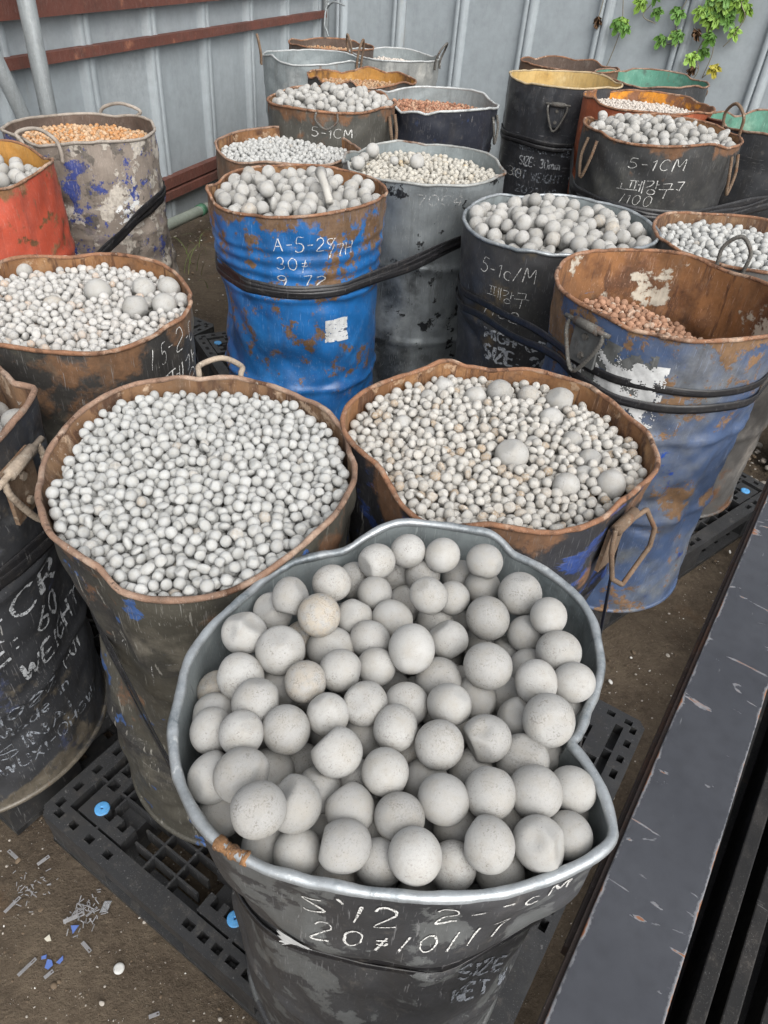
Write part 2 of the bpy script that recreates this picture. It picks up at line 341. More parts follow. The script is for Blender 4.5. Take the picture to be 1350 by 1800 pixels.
# ------------------------------------------------------------------ stroke lettering (chalk and stencil)
def arc(cx, cy, rx, ry, a0, a1, n=12):
    a = np.radians(np.linspace(a0, a1, n)); return [(cx + rx * math.cos(t), cy + ry * math.sin(t)) for t in a]
G = {
 'A': [[(0, 0), (.3, 1), (.6, 0)], [(.12, .38), (.5, .38)]],
 'C': [arc(.32, .5, .32, .5, 50, 310)], 'c': [arc(.28, .3, .26, .3, 50, 310)],
 'E': [[(.5, 1), (0, 1), (0, 0), (.5, 0)], [(0, .5), (.4, .5)]],
 'G': [arc(.32, .5, .32, .5, 50, 300) + [(.6, .12), (.6, .45), (.38, .45)]],
 'H': [[(0, 0), (0, 1)], [(.5, 0), (.5, 1)], [(0, .5), (.5, .5)]],
 'I': [[(.06, 0), (.06, 1)]], 'L': [[(0, 1), (0, 0), (.45, 0)]],
 'M': [[(0, 0), (.08, 1), (.34, .35), (.6, 1), (.68, 0)]],
 'N': [[(0, 0), (0, 1), (.5, 0), (.5, 1)]], 'O': [arc(.32, .5, .32, .5, 90, 450, 18)],
 'R': [[(0, 0), (0, 1)], [(0, 1), (.3, 1)] + arc(.3, .76, .2, .24, 90, -90, 8) + [(0, .52)], [(.22, .5), (.5, 0)]],
 'S': [arc(.27, .75, .25, .25, 40, 200, 8) + [(.2, .52), (.35, .48)] + arc(.27, .25, .25, .25, 20, -160, 8)],
 's': [[(.55, .98), (.1, .95), (.02, .8), (.42, .45), (.6, .12), (.1, .02), (0, .12)]],
 'T': [[(0, 1), (.6, 1)], [(.3, 1), (.3, 0)]], 'U': [[(0, 1), (0, .25)] + arc(.25, .25, .25, .25, 180, 360, 8) + [(.5, 1)]],
 'V': [[(0, 1), (.28, 0), (.56, 1)]], 'W': [[(0, 1), (.18, 0), (.36, .8), (.54, 0), (.72, 1)]],
 'X': [[(0, 0), (.5, 1)], [(0, 1), (.5, 0)]], 'Z': [[(0, 1), (.5, 1), (0, 0), (.5, 0)]], 'K': [[(0, 0), (0, 1)], [(.45, 1), (0, .45), (.5, 0)]],
 'D': [[(0, 0), (0, 1), (.2, 1)] + arc(.2, .5, .32, .5, 90, -90, 10) + [(0, 0)]],
 '0': [arc(.27, .5, .27, .5, 80, 440, 18)], '1': [[(.0, .82), (.16, 1), (.12, 0)]], 'l': [[(.2, 1), (.0, 0)]],
 '2': [arc(.26, .72, .25, .28, 165, -30, 9) + [(.0, .02), (.55, .0)]],
 '3': [arc(.24, .74, .22, .26, 150, -80, 9) + arc(.24, .25, .26, .26, 80, -150, 9)],
 '4': [[(.35, 0), (.42, 1), (0, .35), (.55, .35)]],
 '5': [[(.5, 1), (.12, 1), (.05, .58)] + arc(.22, .3, .28, .3, 110, -140, 10)],
 '6': [[(.45, .98), (.15, .7)] + arc(.27, .28, .26, .28, 160, 520, 16)],
 '7': [[(0, .98), (.5, 1), (.22, 0)]], '8': [arc(.26, .75, .2, .24, -90, 270, 14), arc(.26, .25, .26, .26, 90, 450, 14)],
 '9': [arc(.27, .7, .24, .28, 0, 360, 14) + [(.5, .3), (.38, -.1)]],
 '-': [[(.02, .5), (.38, .52)]], '.': [[(.05, .0), (.08, .06)]], ':': [[(.08, .2), (.09, .28)], [(.08, .65), (.09, .73)]], "'": [[(.05, 1.05), (.16, .8)]],
 '/': [[(0, 0), (.35, 1)]], 'a': [arc(.24, .28, .22, .28, 60, 400, 14), [(.46, .56), (.48, 0)]], 'd': [arc(.24, .28, .22, .28, 60, 400, 14), [(.48, 1), (.48, 0)]],
 'e': [[(.04, .3), (.44, .3)] + arc(.24, .3, .22, .3, 0, 310, 12)], 'i': [[(.06, 0), (.06, .58)], [(.06, .78), (.07, .84)]], 'n': [[(0, 0), (0, .58)], [(0, .4)] + arc(.2, .36, .2, .22, 140, 0, 7) + [(.4, 0)]],
 'm': [[(0, 0), (0, .58)], [(0, .42)] + arc(.16, .38, .16, .2, 140, 0, 6) + [(.32, 0)], [(.32, .42)] + arc(.48, .38, .16, .2, 140, 0, 6) + [(.64, 0)]],
 '¢': [[(.06, .35), (.4, .3), (.42, .5)], [(.34, .9), (.12, -.2)], [(.05, .62), (.4, .66)]],
 '%': [arc(.25, .62, .22, .22, 30, 330, 12), [(.12, .1), (.62, .8)]],
 # hangul syllables as brush strokes
 'P': [[(-.12, .12), (.55, .2)], [(.0, .88), (.5, .92)], [(.14, .88), (.1, .3)], [(.36, .9), (.36, .3)], [(.52, .62), (.68, .62)], [(.68, .95), (.66, .1)], [(.82, 1.02), (.82, .0)]],
 'Q': [[(.0, .95), (.4, .98), (.28, .62), (.05, .45)], [(.58, 1.05), (.58, .42)], [(.58, .74), (.76, .76)], arc(.38, .12, .22, .2, 90, 450, 14)],
 'K2': [], 'Y': [[(.05, .95), (.55, 1.0), (.5, .62)], [(-.1, .48), (.75, .55)], [(.34, .5), (.28, -.25)]],
 'J': [[(.0, .95), (.38, .98), (.22, .4)], [(.0, .45), (.25, .35)]], '_': [[(-.2, .0), (.35, .08)], [(.05, .05), (.08, .5)]],
 ' ': []}
def glyph_w(ch): 
    pts = [p for st in G[ch] for p in st]
    return (max(p[0] for p in pts) if pts else .35)
def text_strokes(s, h, gap=.22, slant=0.0, rg=None, wob=.0):
    out, x = [], 0.0
    for ch in s:
        k = 1 + (rg.uniform(-wob, wob) if rg is not None else 0); dy = rg.uniform(-wob, wob) * .5 if rg is not None else 0
        for st in G[ch]:
            P = np.array(st, float) * k; P[:, 0] += slant * P[:, 1]; P[:, 1] += dy
            out.append((P + (x, 0)) * h)
        x += glyph_w(ch) * k + gap
    return out, (x - gap) * h
def lettering(d, name, s, phi0, phi1, v, h, width, mat, slope=0.0, seed=1, slant=.0, wob=.08, gap=.22, vr=None):
    """strokes wrapped on the drum's shell from angle phi0 to phi1 (degrees), v = distance of the baseline below the rim"""
    rg = np.random.default_rng(seed); st, W = text_strokes(s, h, gap, slant, rg, wob)
    a0, a1 = math.radians(phi0), math.radians(phi1); parts = []
    for P in st:
        P = P + rg.normal(0, h * .01, P.shape)
        P = resample(spline(P, 4) if len(P) > 3 else P, max(h * .06, .0015))
        T = np.gradient(P, axis=0); T /= np.linalg.norm(T, axis=1, keepdims=True) + 1e-9; Nn = np.stack([-T[:, 1], T[:, 0]], -1)
        wd = width * .5 * (1 + rg.normal(0, .14, len(P)) + .35 * np.sin(np.linspace(0, rg.uniform(2, 7), len(P)) + rg.uniform(0, 6)))
        E = [P - Nn * wd[:, None], P + Nn * wd[:, None]]
        rows = []
        for q in E:
            u = q[:, 0] / W; th = a0 + (a1 - a0) * u; vv = v - q[:, 1] - slope * u
            rows.append(d.S(th, vv, off=.0016))
        parts.append((np.concatenate(rows), grid_faces(len(P), 2)[:, ::-1] if False else grid_faces(len(P), 2)))
    V, F = join(parts)
    return obj(name, mesh_np(name, V, F, (mat,), False), d.root)
def chalk_mat(name, col, thr=.45, soft=.08, scale=260.0, rough=.9):
    m = NT(name); f = m.noise(m.tc.outputs['Object'], scale, 4, .7)
    m.P(col=col, rough=rough, alpha=m.ramp(f, thr, thr + soft)); return m.m
CHALK = chalk_mat('chalk', (.64, .64, .62), .39, .12, 330.0); CHALK_FAINT = chalk_mat('faint_chalk', (.5, .5, .49), .47, .1)
STENCIL = chalk_mat('stencil_paint', (.40, .42, .44), .40, .1, 90.0); STENCIL_WORN = chalk_mat('worn_stencil_paint', (.22, .24, .27), .44, .1, 70.0)

# ------------------------------------------------------------------ drums
RG = np.random.default_rng
class Drum:
    def __init__(s, key, name_label, shell, inner, rimm, zb=.15, Rb=.278, boff=(0, 0), dents=(), nd=7, da=.016, hoops=(.29, .58), hoop_amp=.008, corr=None, NU=144, NV=70, depth=.30, seed=1, rim_r=.0052, blend=.6, crum=.0011, ncr=16, group='steel drums full of scrap balls'):
        D = RIMS[key]; s.key = key; s.c = np.array(D['c']); s.zb = zb; s.H = D['z'] - zb; s.Rb = Rb; s.boff = np.array(boff); s.blend = blend
        nn = len(D['r']); s.th0 = np.arange(nn) * 2 * np.pi / nn - np.pi; s.r0 = np.array(D['r']) / 1000; s.d0 = np.array(D['dz']) / 1000
        rg = RG(seed + 50); s.rg = rg
        tt = np.arange(288) * 2 * np.pi / 288 - np.pi
        def up(a):
            x = np.interp(tt, s.th0, a, period=2 * np.pi); k = np.array([1, 2, 1]) / 4.
            return sum(np.roll(x, i - 1) * k[i] for i in range(3))
        s.tt, s.rt, s.dt = tt, up(s.r0), up(s.d0)
        # small bruises of the rim
        bru = sum(rg.uniform(-1, 1) * np.cos(m_ * tt + rg.uniform(0, 6.3)) / m_ ** .7 for m_ in range(5, 26)); s.rt = s.rt + bru * .0010 + sum(rg.uniform(-.007, .004) * np.maximum(0, 1 - np.abs((tt - rg.uniform(-np.pi, np.pi) + np.pi) % (2 * np.pi) - np.pi) / rg.uniform(.06, .2)) for _ in range(9)); s.dt = s.dt + sum(rg.uniform(-1, 1) * np.cos(m_ * tt + rg.uniform(0, 6.3)) / m_ ** .7 for m_ in range(5, 22)) * .0008 + sum(rg.uniform(-.006, .004) * np.maximum(0, 1 - np.abs((tt - rg.uniform(-np.pi, np.pi) + np.pi) % (2 * np.pi) - np.pi) / rg.uniform(.06, .2)) for _ in range(8))
        s.dents = [tuple(x) for x in dents] + [(rg.uniform(-np.pi, np.pi), rg.uniform(.08, s.H - .1), rg.uniform(.10, .45), rg.uniform(.025, .14), rg.uniform(-1, .25) * da * 1.5) for _ in range(int(nd * 1.5))]
        s.creases = [(rg.uniform(-np.pi, np.pi), rg.uniform(.1, s.H - .12), rg.uniform(-.9, .9), rg.uniform(.05, .16), rg.uniform(.018, .04), rg.uniform(-.013, .004)) for _ in range(ncr)]; s.crum = [(rg.integers(2, 10) * rg.choice([-1, 1]), rg.uniform(6, 34), rg.uniform(0, 6.28), rg.uniform(.4, 1.4) * crum) for _ in range(10)]; s.hoops = hoops; s.hoop_amp = hoop_amp; s.corr = corr
        s.root = tag(empty('steel_drum', (s.c[0], s.c[1], zb)), name_label, 'drum', group)
        th = np.arange(NU) * 2 * np.pi / NU - np.pi; vs_ = np.linspace(0, s.H, NV)
        TH, VV = np.meshgrid(th, vs_); V = s.S(TH.ravel(), VV.ravel())
        s.shell = obj('shell', mesh_np('shell', V, grid_faces(NU, NV, True)[:, ::-1], (shell,)), s.root)
        # inner wall and floor
        nv2 = 16; vi = np.linspace(0.001, depth, nv2); TH, VV = np.meshgrid(th, vi); Vi = s.S(TH.ravel(), VV.ravel(), off=-.004)
        cen = np.array([[s.boff[0] * depth / s.H, s.boff[1] * depth / s.H, s.H - depth]])
        Fi = grid_faces(NU, nv2, True); o = (nv2 - 1) * NU; Vi = np.concatenate([Vi, cen])
        fl = np.array([[o + j, o + (j + 1) % NU, o + (j + 2) % NU, len(Vi) - 1] for j in range(0, NU, 2)])
        s.inner = obj('inner_wall', mesh_np('inner_wall', Vi, np.concatenate([Fi, fl]), (inner,)), s.root)
        P = s.S(th, np.zeros(NU)); cr = rim_r * (1 + RG(seed).normal(0, .025, NU) + .10 * np.sin(th * 9 + seed) * np.sin(th * 23 + 2 * seed))
        Vr, Fr = tubeVF(P, cr, 8, closed=True)
        s.rim = obj('rim', mesh_np('rim', Vr, Fr, (rimm,)), s.root)
        Pb = s.S(th, np.full(NU, s.H)); Pb[:, 2] += .007; Vb, Fb = tubeVF(Pb, .008, 6, closed=True)
        s.chime = obj('bottom_chime', mesh_np('bottom_chime', Vb, Fb, (shell,)), s.root)
    def _r(s, th, v):
        rt = np.interp(th, s.tt, s.rt, period=2 * np.pi); sb = smooth01(v / (s.blend * s.H))
        r = rt * (1 - sb) + s.Rb * sb
        for hz in s.hoops: r = r + s.hoop_amp * np.exp(-((v - hz) / .013) ** 2)
        if s.corr: a, b, per, amp = s.corr; r = r + amp * np.sin(2 * np.pi * (v - a) / per) * smooth01((v - a) / .02) * smooth01((b - v) / .02)
        win = smooth01(v / .05) * smooth01((s.H - v) / .05)
        for t0, v0, st, sv, am in s.dents:
            dth = (th - t0 + np.pi) % (2 * np.pi) - np.pi
            r = r + win * am * np.exp(-(dth / st) ** 2 - ((v - v0) / sv) ** 2)
        for t0, v0, al, ln, wd, am in s.creases:
            dth = ((th - t0 + np.pi) % (2 * np.pi) - np.pi) * .29; dv = v - v0; ca, sa = math.cos(al), math.sin(al)
            across = np.abs(-sa * dth + ca * dv + .15 * np.sin(9 * (ca * dth + sa * dv)) * wd * 4); along = ca * dth + sa * dv
            r = r + win * am * np.maximum(0, 1 - across / wd) * np.exp(-(along / ln) ** 2)
        for a_, b_, p_, m_ in s.crum: q = np.sin(a_ * th + b_ * v + p_); r = r + win * m_ * (np.abs(q) * 1.6 - 1.0)
        return r
    def S(s, th, v, off=0.0):
        th = np.asarray(th, float); v = np.asarray(v, float); r = s._r(th, v) + off
        k = np.clip(v / s.H, 0, 1); dz = np.interp(th, s.tt, s.dt, period=2 * np.pi) * (1 - smooth01(v / .25))
        return np.stack([r * np.cos(th) + s.boff[0] * k, r * np.sin(th) + s.boff[1] * k, s.H - v + dz], -1)
    def W(s, P): return np.asarray(P) + np.array([s.c[0], s.c[1], s.zb])
    def frame(s, phi, v):
        a = math.radians(phi); p = s.S(np.array([a]), np.array([v]))[0]
        t = np.array([-math.sin(a), math.cos(a), 0]); n = np.array([math.cos(a), math.sin(a), 0]); return p, t, n
    def rin(s, v0=.03, v1=.16):
        def f(th):
            q = np.min([s._r(np.asarray(th), np.full(np.shape(th), v)) for v in np.linspace(v0, v1, 5)], axis=0); return q - .006
        return f
def rebar(P, r=.006, ribs=True, nseg=8):
    P = resample(spline(P, 10), .003 if ribs else .008); rr = r * (1 + (.13 * (np.arange(len(P)) % 3 == 0) if ribs else 0)); return tubeVF(P, rr, nseg)
def handle(d, phi, v, mat, kind='drop', w=.09, l=.10, r=.006, plate=True, lean=.02, twist=0.0, ribs=True, platemat=None, tubemat=None):
    p, t, n = d.frame(phi, v); z = np.array([0, 0, 1.0])
    if kind == 'drop':
        o = p + n * .016; a, b = o - t * w / 2, o + t * w / 2
        bar = rebar([a, a - z * l * .25 + n * .006, a * .72 + b * .28 - z * l * .8 + n * .012, (a + b) / 2 - z * l + n * .014, a * .28 + b * .72 - z * l * .8 + n * .012, b - z * l * .25 + n * .006, b], r, ribs)
        h = obj('handle', mesh_np('handle', *bar, (mat,)), d.root)
        V, F = tubeVF(np.array([o - t * w * .36, o + t * w * .36]), .0115, 10); obj('hinge_tube', mesh_np('hinge_tube', V, F, (tubemat or mat,)), h)
        V, F = tubeVF(np.array([o - t * w * .66, o + t * w * .66]), .0062, 8); obj('hinge_pin', mesh_np('hinge_pin', V, F, (mat,)), h)
        if plate:
            V, F = orient_box(p + n * .005 - z * l * .42, t, n, z, w * .38, .004, l * .46); pl = obj('hinge_plate', mesh_np('hinge_plate', V, F, (platemat or mat,), False), h)
            for q in (.25, .68):
                V, F = tubeVF(np.array([p + n * .006 - z * l * q, p + n * .016 - z * l * q]), .0085, 6); obj('bolt', mesh_np('bolt', V, F, (mat,), False), h)
    elif kind == 'up':
        a, b = p - t * w / 2 + n * .012, p + t * w / 2 + n * .012
        bar = rebar([a - z * .05, a + z * .0, a + z * l * .6 + n * lean * .5 + t * twist, (a + b) / 2 + z * l + n * lean + t * twist, b + z * l * .6 + n * lean * .5 + t * twist, b, b - z * .05], r, ribs)
        h = obj('handle', mesh_np('handle', *bar, (mat,)), d.root)
    elif kind == 'side':      # loop hanging down the side, seen edge-on
        a, b = p - t * w / 2 + n * .012, p + t * w / 2 + n * .012
        bar = rebar([a, a - z * l * .5 + n * .015, (a + b) / 2 - z * l + n * .018, b - z * l * .5 + n * .015, b], r, ribs)
        h = obj('handle', mesh_np('handle', *bar, (mat,)), d.root)
    return h

# ------------------------------------------------------------------ drum surfaces
RUST = (.155, .080, .042); RUSTD = (.085, .040, .021); RUSTL = (.24, .135, .070); WHITE = (.62, .61, .58); DUST = (.36, .33, .28)
def scr(c=(.42, .42, .40), thr=.66, st=(30, 30, 3), scale=3.0, op=.7): return (c, scale, thr, .018, dict(st=st, op=op, h=.1, var=.1))
def scrh(c=(.4, .4, .38), thr=.67, op=.6): return (c, 2.2, thr, .02, dict(st=(4, 4, 60), op=op, h=.1, var=.1))
def rust_top(H, w=.12, k=.25, thr=.56, scale=7.0, c=RUST): return (c, scale, thr, .07, dict(z=(H - w, H, k), rough=.9, h=.6))
m_galv_rim = paint('galvanized_rim', (.40, .43, .45), [((.22, .25, .27), 16, .52, .12, {}), ((.62, .64, .64), 40, .60, .08, dict(op=.7)), (RUST, 5, .70, .05, dict(rough=.9, metal=0.0))], .42, .55, .2, .3, 1, 12)
m_rust_rim = paint('rusty_rim', (.235, .115, .062), [((.36, .25, .18), 14, .53, .1, {}), (RUSTD, 26, .55, .08, {}), ((.48, .41, .34), 60, .64, .05, dict(op=.8)), ((.06, .035, .025), 50, .64, .05, {})], .85, 0, .4, .8, 2, 14)
m_rust_rim2 = paint('pale_rusty_rim', (.235, .145, .10), [((.34, .25, .19), 11, .5, .12, {}), (RUSTD, 24, .57, .08, {}), (RUST, 8, .57, .1, {}), ((.50, .44, .37), 60, .64, .05, dict(op=.8)), ((.06, .04, .03), 46, .64, .05, {})], .85, 0, .4, .8, 3, 14)
m_white_rim = paint('worn_white_rim', (.46, .48, .48), [((.16, .17, .18), 18, .58, .08, {}), (RUST, 9, .68, .05, {})], .6, .2, .2, .4, 4, 12)
m_grime_rim = paint('grimy_plaster_rim', (.33, .29, .25), [((.2, .17, .14), 14, .55, .1, {}), ((.5, .46, .4), 22, .62, .08, {})], .9, 0, .25, .6, 5, 10)
m_in_galv = paint('galvanized_inside', (.27, .305, .315), [((.17, .20, .21), 7, .55, .15, {}), ((.42, .44, .44), 14, .62, .15, dict(op=.6)), scr((.14, .15, .16), .68)], .5, .25, .18, .2, 6, 5)
m_in_rust = paint('rusty_inside', (.225, .108, .045), [((.33, .19, .09), 6, .52, .12, {}), ((.07, .032, .017), 11, .53, .1, {}), ((.10, .045, .02), 7, .55, .06, dict(st=(4, 4, .5))), ((.36, .24, .15), 24, .60, .05, {}), ((.42, .35, .27), 30, .68, .06, dict(op=.6)), ((.30, .13, .03), 3, .6, .15, {})], .88, 0, .3, .5, 7, 6)
m_in_rust2 = paint('pale_rusty_inside', (.20, .112, .058), [((.09, .045, .025), 8, .52, .08, dict(st=(3, 3, .6))), ((.36, .26, .18), 20, .58, .06, {}), ((.46, .42, .37), 50, .64, .04, {}), ((.32, .21, .125), 5, .5, .2, {}), (RUSTD, 9, .6, .1, {}), ((.12, .06, .03), 16, .64, .08, {})], .88, 0, .3, .5, 8, 6)
m_in_dark = paint('dark_brown_inside', (.10, .07, .055), [(RUST, 5, .58, .12, {}), ((.16, .13, .11), 9, .56, .15, {})], .85, 0, .3, .4, 9, 6)
m_in_tan = paint('tan_inside', (.52, .37, .15), [((.38, .24, .07), 4, .55, .15, {}), ((.60, .50, .30), 6, .58, .15, {}), (RUST, 12, .68, .06, {})], .6, 0, .15, .2, 10, 4)
m_in_teal = paint('teal_inside', (.10, .27, .20), [((.20, .36, .28), 6, .55, .15, {}), ((.07, .13, .10), 9, .58, .1, {}), (RUST, 8, .66, .06, {})], .6, 0, .15, .25, 11, 5)
m_in_orange = paint('orange_rusted_inside', (.20, .09, .045), [((.55, .22, .02), 6, .62, .06, dict(z=(.80, 1.05, .14))), (RUSTD, 8, .55, .1, {})], .85, 0, .3, .4, 12, 6)
m_in_mustard = paint('mustard_inside', (.40, .20, .045), [(RUSTD, 6, .54, .12, {}), ((.5, .30, .10), 5, .6, .1, {})], .8, 0, .25, .4, 13, 6)
m_in_peel = paint('peeling_cream_over_rust', (.235, .108, .042), [((.11, .048, .022), 6, .52, .12, {}), ((.09, .04, .02), 8, .55, .08, dict(st=(4, 4, .5))), ((.36, .20, .13), 4, .58, .15, {}), ((.52, .48, .40), 4.2, .60, .02, dict(det=11, ro=.66, h=1.0, var=.12, z=(1.05, .80, .07))), ((.50, .43, .34), 60, .70, .04, dict(op=.8))], .85, 0, .3, .5, 14, 6)
m_rebar = paint('rusty_rebar', (.17, .115, .075), [(RUST, 30, .52, .15, {}), ((.30, .25, .19), 40, .6, .1, {})], .9, 0, .3, .6, 15, 30)
m_rebar_pale = paint('grimy_rebar', (.33, .27, .21), [((.2, .15, .11), 30, .52, .15, {}), ((.45, .4, .33), 40, .6, .1, {})], .9, 0, .3, .6, 16, 30)
m_rebar_grey = paint('grey_rebar', (.115, .11, .10), [(RUSTD, 30, .55, .15, {}), ((.36, .36, .34), 40, .6, .1, {})], .8, .2, .3, .5, 17, 30)

m_sh = {}
m_sh['B1'] = paint('charcoal_drum_paint', (.050, .051, .054), [((.105, .11, .11), 10, .55, .02, dict(z=(.55, .9, .06), h=.3, var=.1)), ((.17, .20, .22), 6, .66, .08, dict(metal=.4)), ((.07, .13, .2), 13, .73, .04, {}), (RUST, 12, .74, .04, {}), scr((.45, .45, .44), .70), scrh((.40, .40, .39), .715), ((.55, .55, .53), 55, .745, .02, {})], .42, 0, .25, .3, 21, 4)
m_sh['B2'] = paint('grimy_olive_drum', (.075, .071, .058), [((.035, .035, .035), 5, .50, .12, {}), ((.045, .10, .26), 15, .63, .02, dict(h=.3)), rust_top(.89, .20, .13, .635, 8), ((.23, .21, .17), 4.5, .60, .12, dict(op=.7)), scr((.30, .29, .26), .62), scrh((.32, .31, .28), .68), (RUSTL, 18, .70, .05, {})], .5, .1, .3, .4, 22, 4)
m_sh['B3'] = paint('blue_black_rusted_drum', (.035, .036, .042), [((.03, .06, .20), 7, .545, .03, dict(st=(1, 1, 2.2))), rust_top(.89, .2, .13, .62, 9), (RUSTL, 14, .68, .05, {}), ((.24, .25, .26), 6, .64, .1, dict(op=.5)), scr((.42, .42, .40), .66)], .5, 0, .3, .5, 23, 4)
m_sh['B4'] = paint('blackened_rusted_drum', (.04, .038, .036), [rust_top(.88, .3, .13, .61, 7, (.13, .068, .034)), ((.10, .095, .075), 5, .56, .15, {}), ((.28, .13, .04), 12, .70, .05, {}), scr((.3, .3, .29), .68)], .5, 0, .3, .5, 24, 4)
m_sh['B5'] = paint('dark_stencilled_drum', (.043, .045, .05), [((.025, .035, .085), 6, .60, .03, dict(h=.3)), ((.15, .155, .155), 6, .60, .12, dict(op=.7, z=(.5, .9, .1))), ((.115, .10, .078), 7, .60, .06, dict(z=(.10, .0, .22))), (RUST, 9, .70, .05, dict(z=(.25, .0, .07))), scr((.45, .45, .44), .69), scrh((.4, .4, .4), .70)], .38, .1, .3, .35, 25, 4)
m_sh['B6'] = paint('orange_red_drum', (.42, .074, .040), [((.28, .05, .03), 6, .57, .12, {}), ((.15, .07, .03), 9, .585, .04, dict(h=-.3)), rust_top(.89, .10, .16, .62, 9, (.20, .10, .045)), scr((.14, .09, .05), .64), ((.16, .2, .08), 5, .73, .05, {})], .55, 0, .2, .4, 26, 4)
m_sh['B7'] = paint('whitewashed_drum', (.225, .19, .16), [((.43, .395, .345), 11, .51, .03, dict(h=1.0)), ((.12, .105, .09), 11, .575, .03, dict(h=-.5)), ((.035, .055, .22), 6.5, .545, .015, dict(ro=.76, det=11, h=.4)), ((.17, .145, .15), 6, .62, .06, {}), ((.70, .69, .66), 20, .725, .01, {}), ((.28, .15, .10), 8, .71, .06, {})], .8, 0, .25, .6, 27, 4)
m_sh['B8'] = paint('bright_blue_drum', (.016, .125, .36), [((.035, .18, .45), 4, .56, .15, {}), ((.01, .06, .21), 3.5, .58, .14, {}), ((.15, .09, .05), 7, .555, .03, dict(ro=.72, det=10, st=(1.2, 1.2, 1), z=(.55, .93, .07))), rust_top(.95, .075, .24, .64, 12, (.14, .085, .05)), (RUSTL, 26, .69, .04, dict(z=(.5, .95, .03))), scr((.35, .45, .6), .71)], .33, 0, .2, .35, 28, 3)
m_sh['B9'] = paint('galvanized_drum', (.30, .33, .345), [((.40, .43, .44), 4, .52, .2, {}), ((.028, .03, .033), 11, .585, .015, dict(ro=.68, det=10)), ((.10, .11, .115), 3.5, .56, .12, dict(z=(.6, .2, .08), metal=.7, rough=.28)), (RUST, 7, .72, .04, dict(z=(.8, .95, .05))), scr((.45, .46, .46), .70)], .38, .55, .2, .3, 29, 3.5)
m_sh['B10'] = paint('brown_rusted_drum', (.12, .085, .06), [(RUST, 6, .55, .1, {}), ((.22, .19, .15), 9, .58, .1, {}), ((.05, .045, .04), 12, .6, .08, {})], .8, 0, .3, .5, 30, 4)
m_sh['B11'] = paint('olive_grey_drum', (.075, .073, .064), [((.26, .16, .045), 6, .66, .08, {}), rust_top(.99, .06, .22, .62), ((.14, .14, .13), 4, .56, .18, dict(st=(1, 1, .5))), scr((.24, .23, .2), .64)], .5, .1, .3, .35, 31, 4)
m_sh['B12'] = paint('navy_black_drum', (.026, .029, .040), [((.08, .09, .11), 5, .60, .12, {}), ((.03, .05, .12), 9, .62, .06, {}), scr((.5, .5, .5), .70), scrh((.5, .5, .5), .70)], .36, 0, .3, .3, 32, 4)
m_sh['B13'] = paint('rusted_black_drum', (.05, .045, .042), [(RUST, 7, .56, .1, {})], .6, 0, .3, .4, 33, 4)
m_sh['B14'] = paint('pale_galvanized_drum', (.30, .335, .345), [((.44, .46, .46), 5, .55, .15, {}), ((.20, .22, .23), 7, .56, .12, {}), (RUST, 4, .68, .05, dict(st=(1, 1, .2))), scr((.55, .56, .56), .64)], .5, .35, .2, .3, 34, 4)
m_sh['B15'] = paint('pale_scuffed_drum', (.33, .34, .33), [((.50, .50, .47), 4, .56, .1, {}), ((.20, .21, .21), 8, .58, .1, {}), ((.7, .7, .68), 16, .70, .03, {})], .55, .25, .2, .3, 35, 4)
m_sh['B16'] = paint('dark_brown_drum', (.085, .065, .055), [(RUST, 6, .58, .1, {})], .7, 0, .3, .4, 36, 4)
m_sh['B17'] = paint('black_drum_paint', (.040, .042, .048), [((.09, .095, .10), 4, .56, .12, {}), ((.12, .13, .14), 5, .66, .1, dict(op=.7)), scrh((.3, .3, .31), .66), scr((.32, .32, .33), .70)], .34, 0, .3, .3, 37, 4)
m_sh['B18'] = paint('brown_crumpled_drum', (.13, .075, .045), [(RUSTD, 6, .55, .1, {})], .75, 0, .3, .5, 38, 4)
m_sh['B19'] = paint('scuffed_black_drum', (.045, .047, .05), [((.16, .165, .165), 5, .58, .12, {}), scr((.4, .4, .4), .64)], .42, .1, .3, .3, 39, 4)
m_sh['B20'] = paint('orange_rusted_drum', (.30, .075, .03), [(RUSTD, 5, .56, .1, {}), ((.42, .11, .04), 7, .55, .1, {}), ((.42, .36, .10), 5, .62, .04, dict(z=(.75, .45, .12)))], .65, 0, .3, .4, 40, 4)
m_sh['B21'] = paint('chalked_black_drum', (.044, .045, .046), [((.085, .085, .078), 4, .55, .15, {}), ((.20, .19, .15), 5, .69, .08, dict(op=.7, z=(.7, 1.07, .04))), rust_top(1.07, .05, .2, .64), scr((.35, .35, .33), .70)], .42, 0, .3, .3, 41, 4)
m_sh['B22'] = paint('matt_black_drum', (.038, .040, .044), [((.06, .062, .066), 5, .58, .12, {}), ((.4, .42, .43), 4, .72, .03, dict(st=(2, 2, .25))), scrh((.2, .2, .2), .64)], .42, 0, .3, .3, 42, 4)
m_sh['B23'] = paint('black_chalk_drum', (.052, .052, .054), [((.16, .12, .065), 5, .60, .12, dict(z=(.5, .95, .05))), ((.065, .065, .06), 4, .54, .15, {}), ((.4, .4, .39), 20, .72, .03, {}), scr((.38, .38, .36), .69)], .42, .1, .3, .3, 43, 4)
m_sh['B24'] = paint('scuffed_grey_drum', (.12, .115, .11), [((.24, .22, .20), 4, .55, .15, {}), (RUST, 6, .62, .08, dict(z=(.25, .0, .12))), ((.42, .41, .39), 7, .64, .1, dict(op=.7)), ((.05, .05, .05), 5, .6, .1, {})], .5, .2, .3, .35, 44, 4)
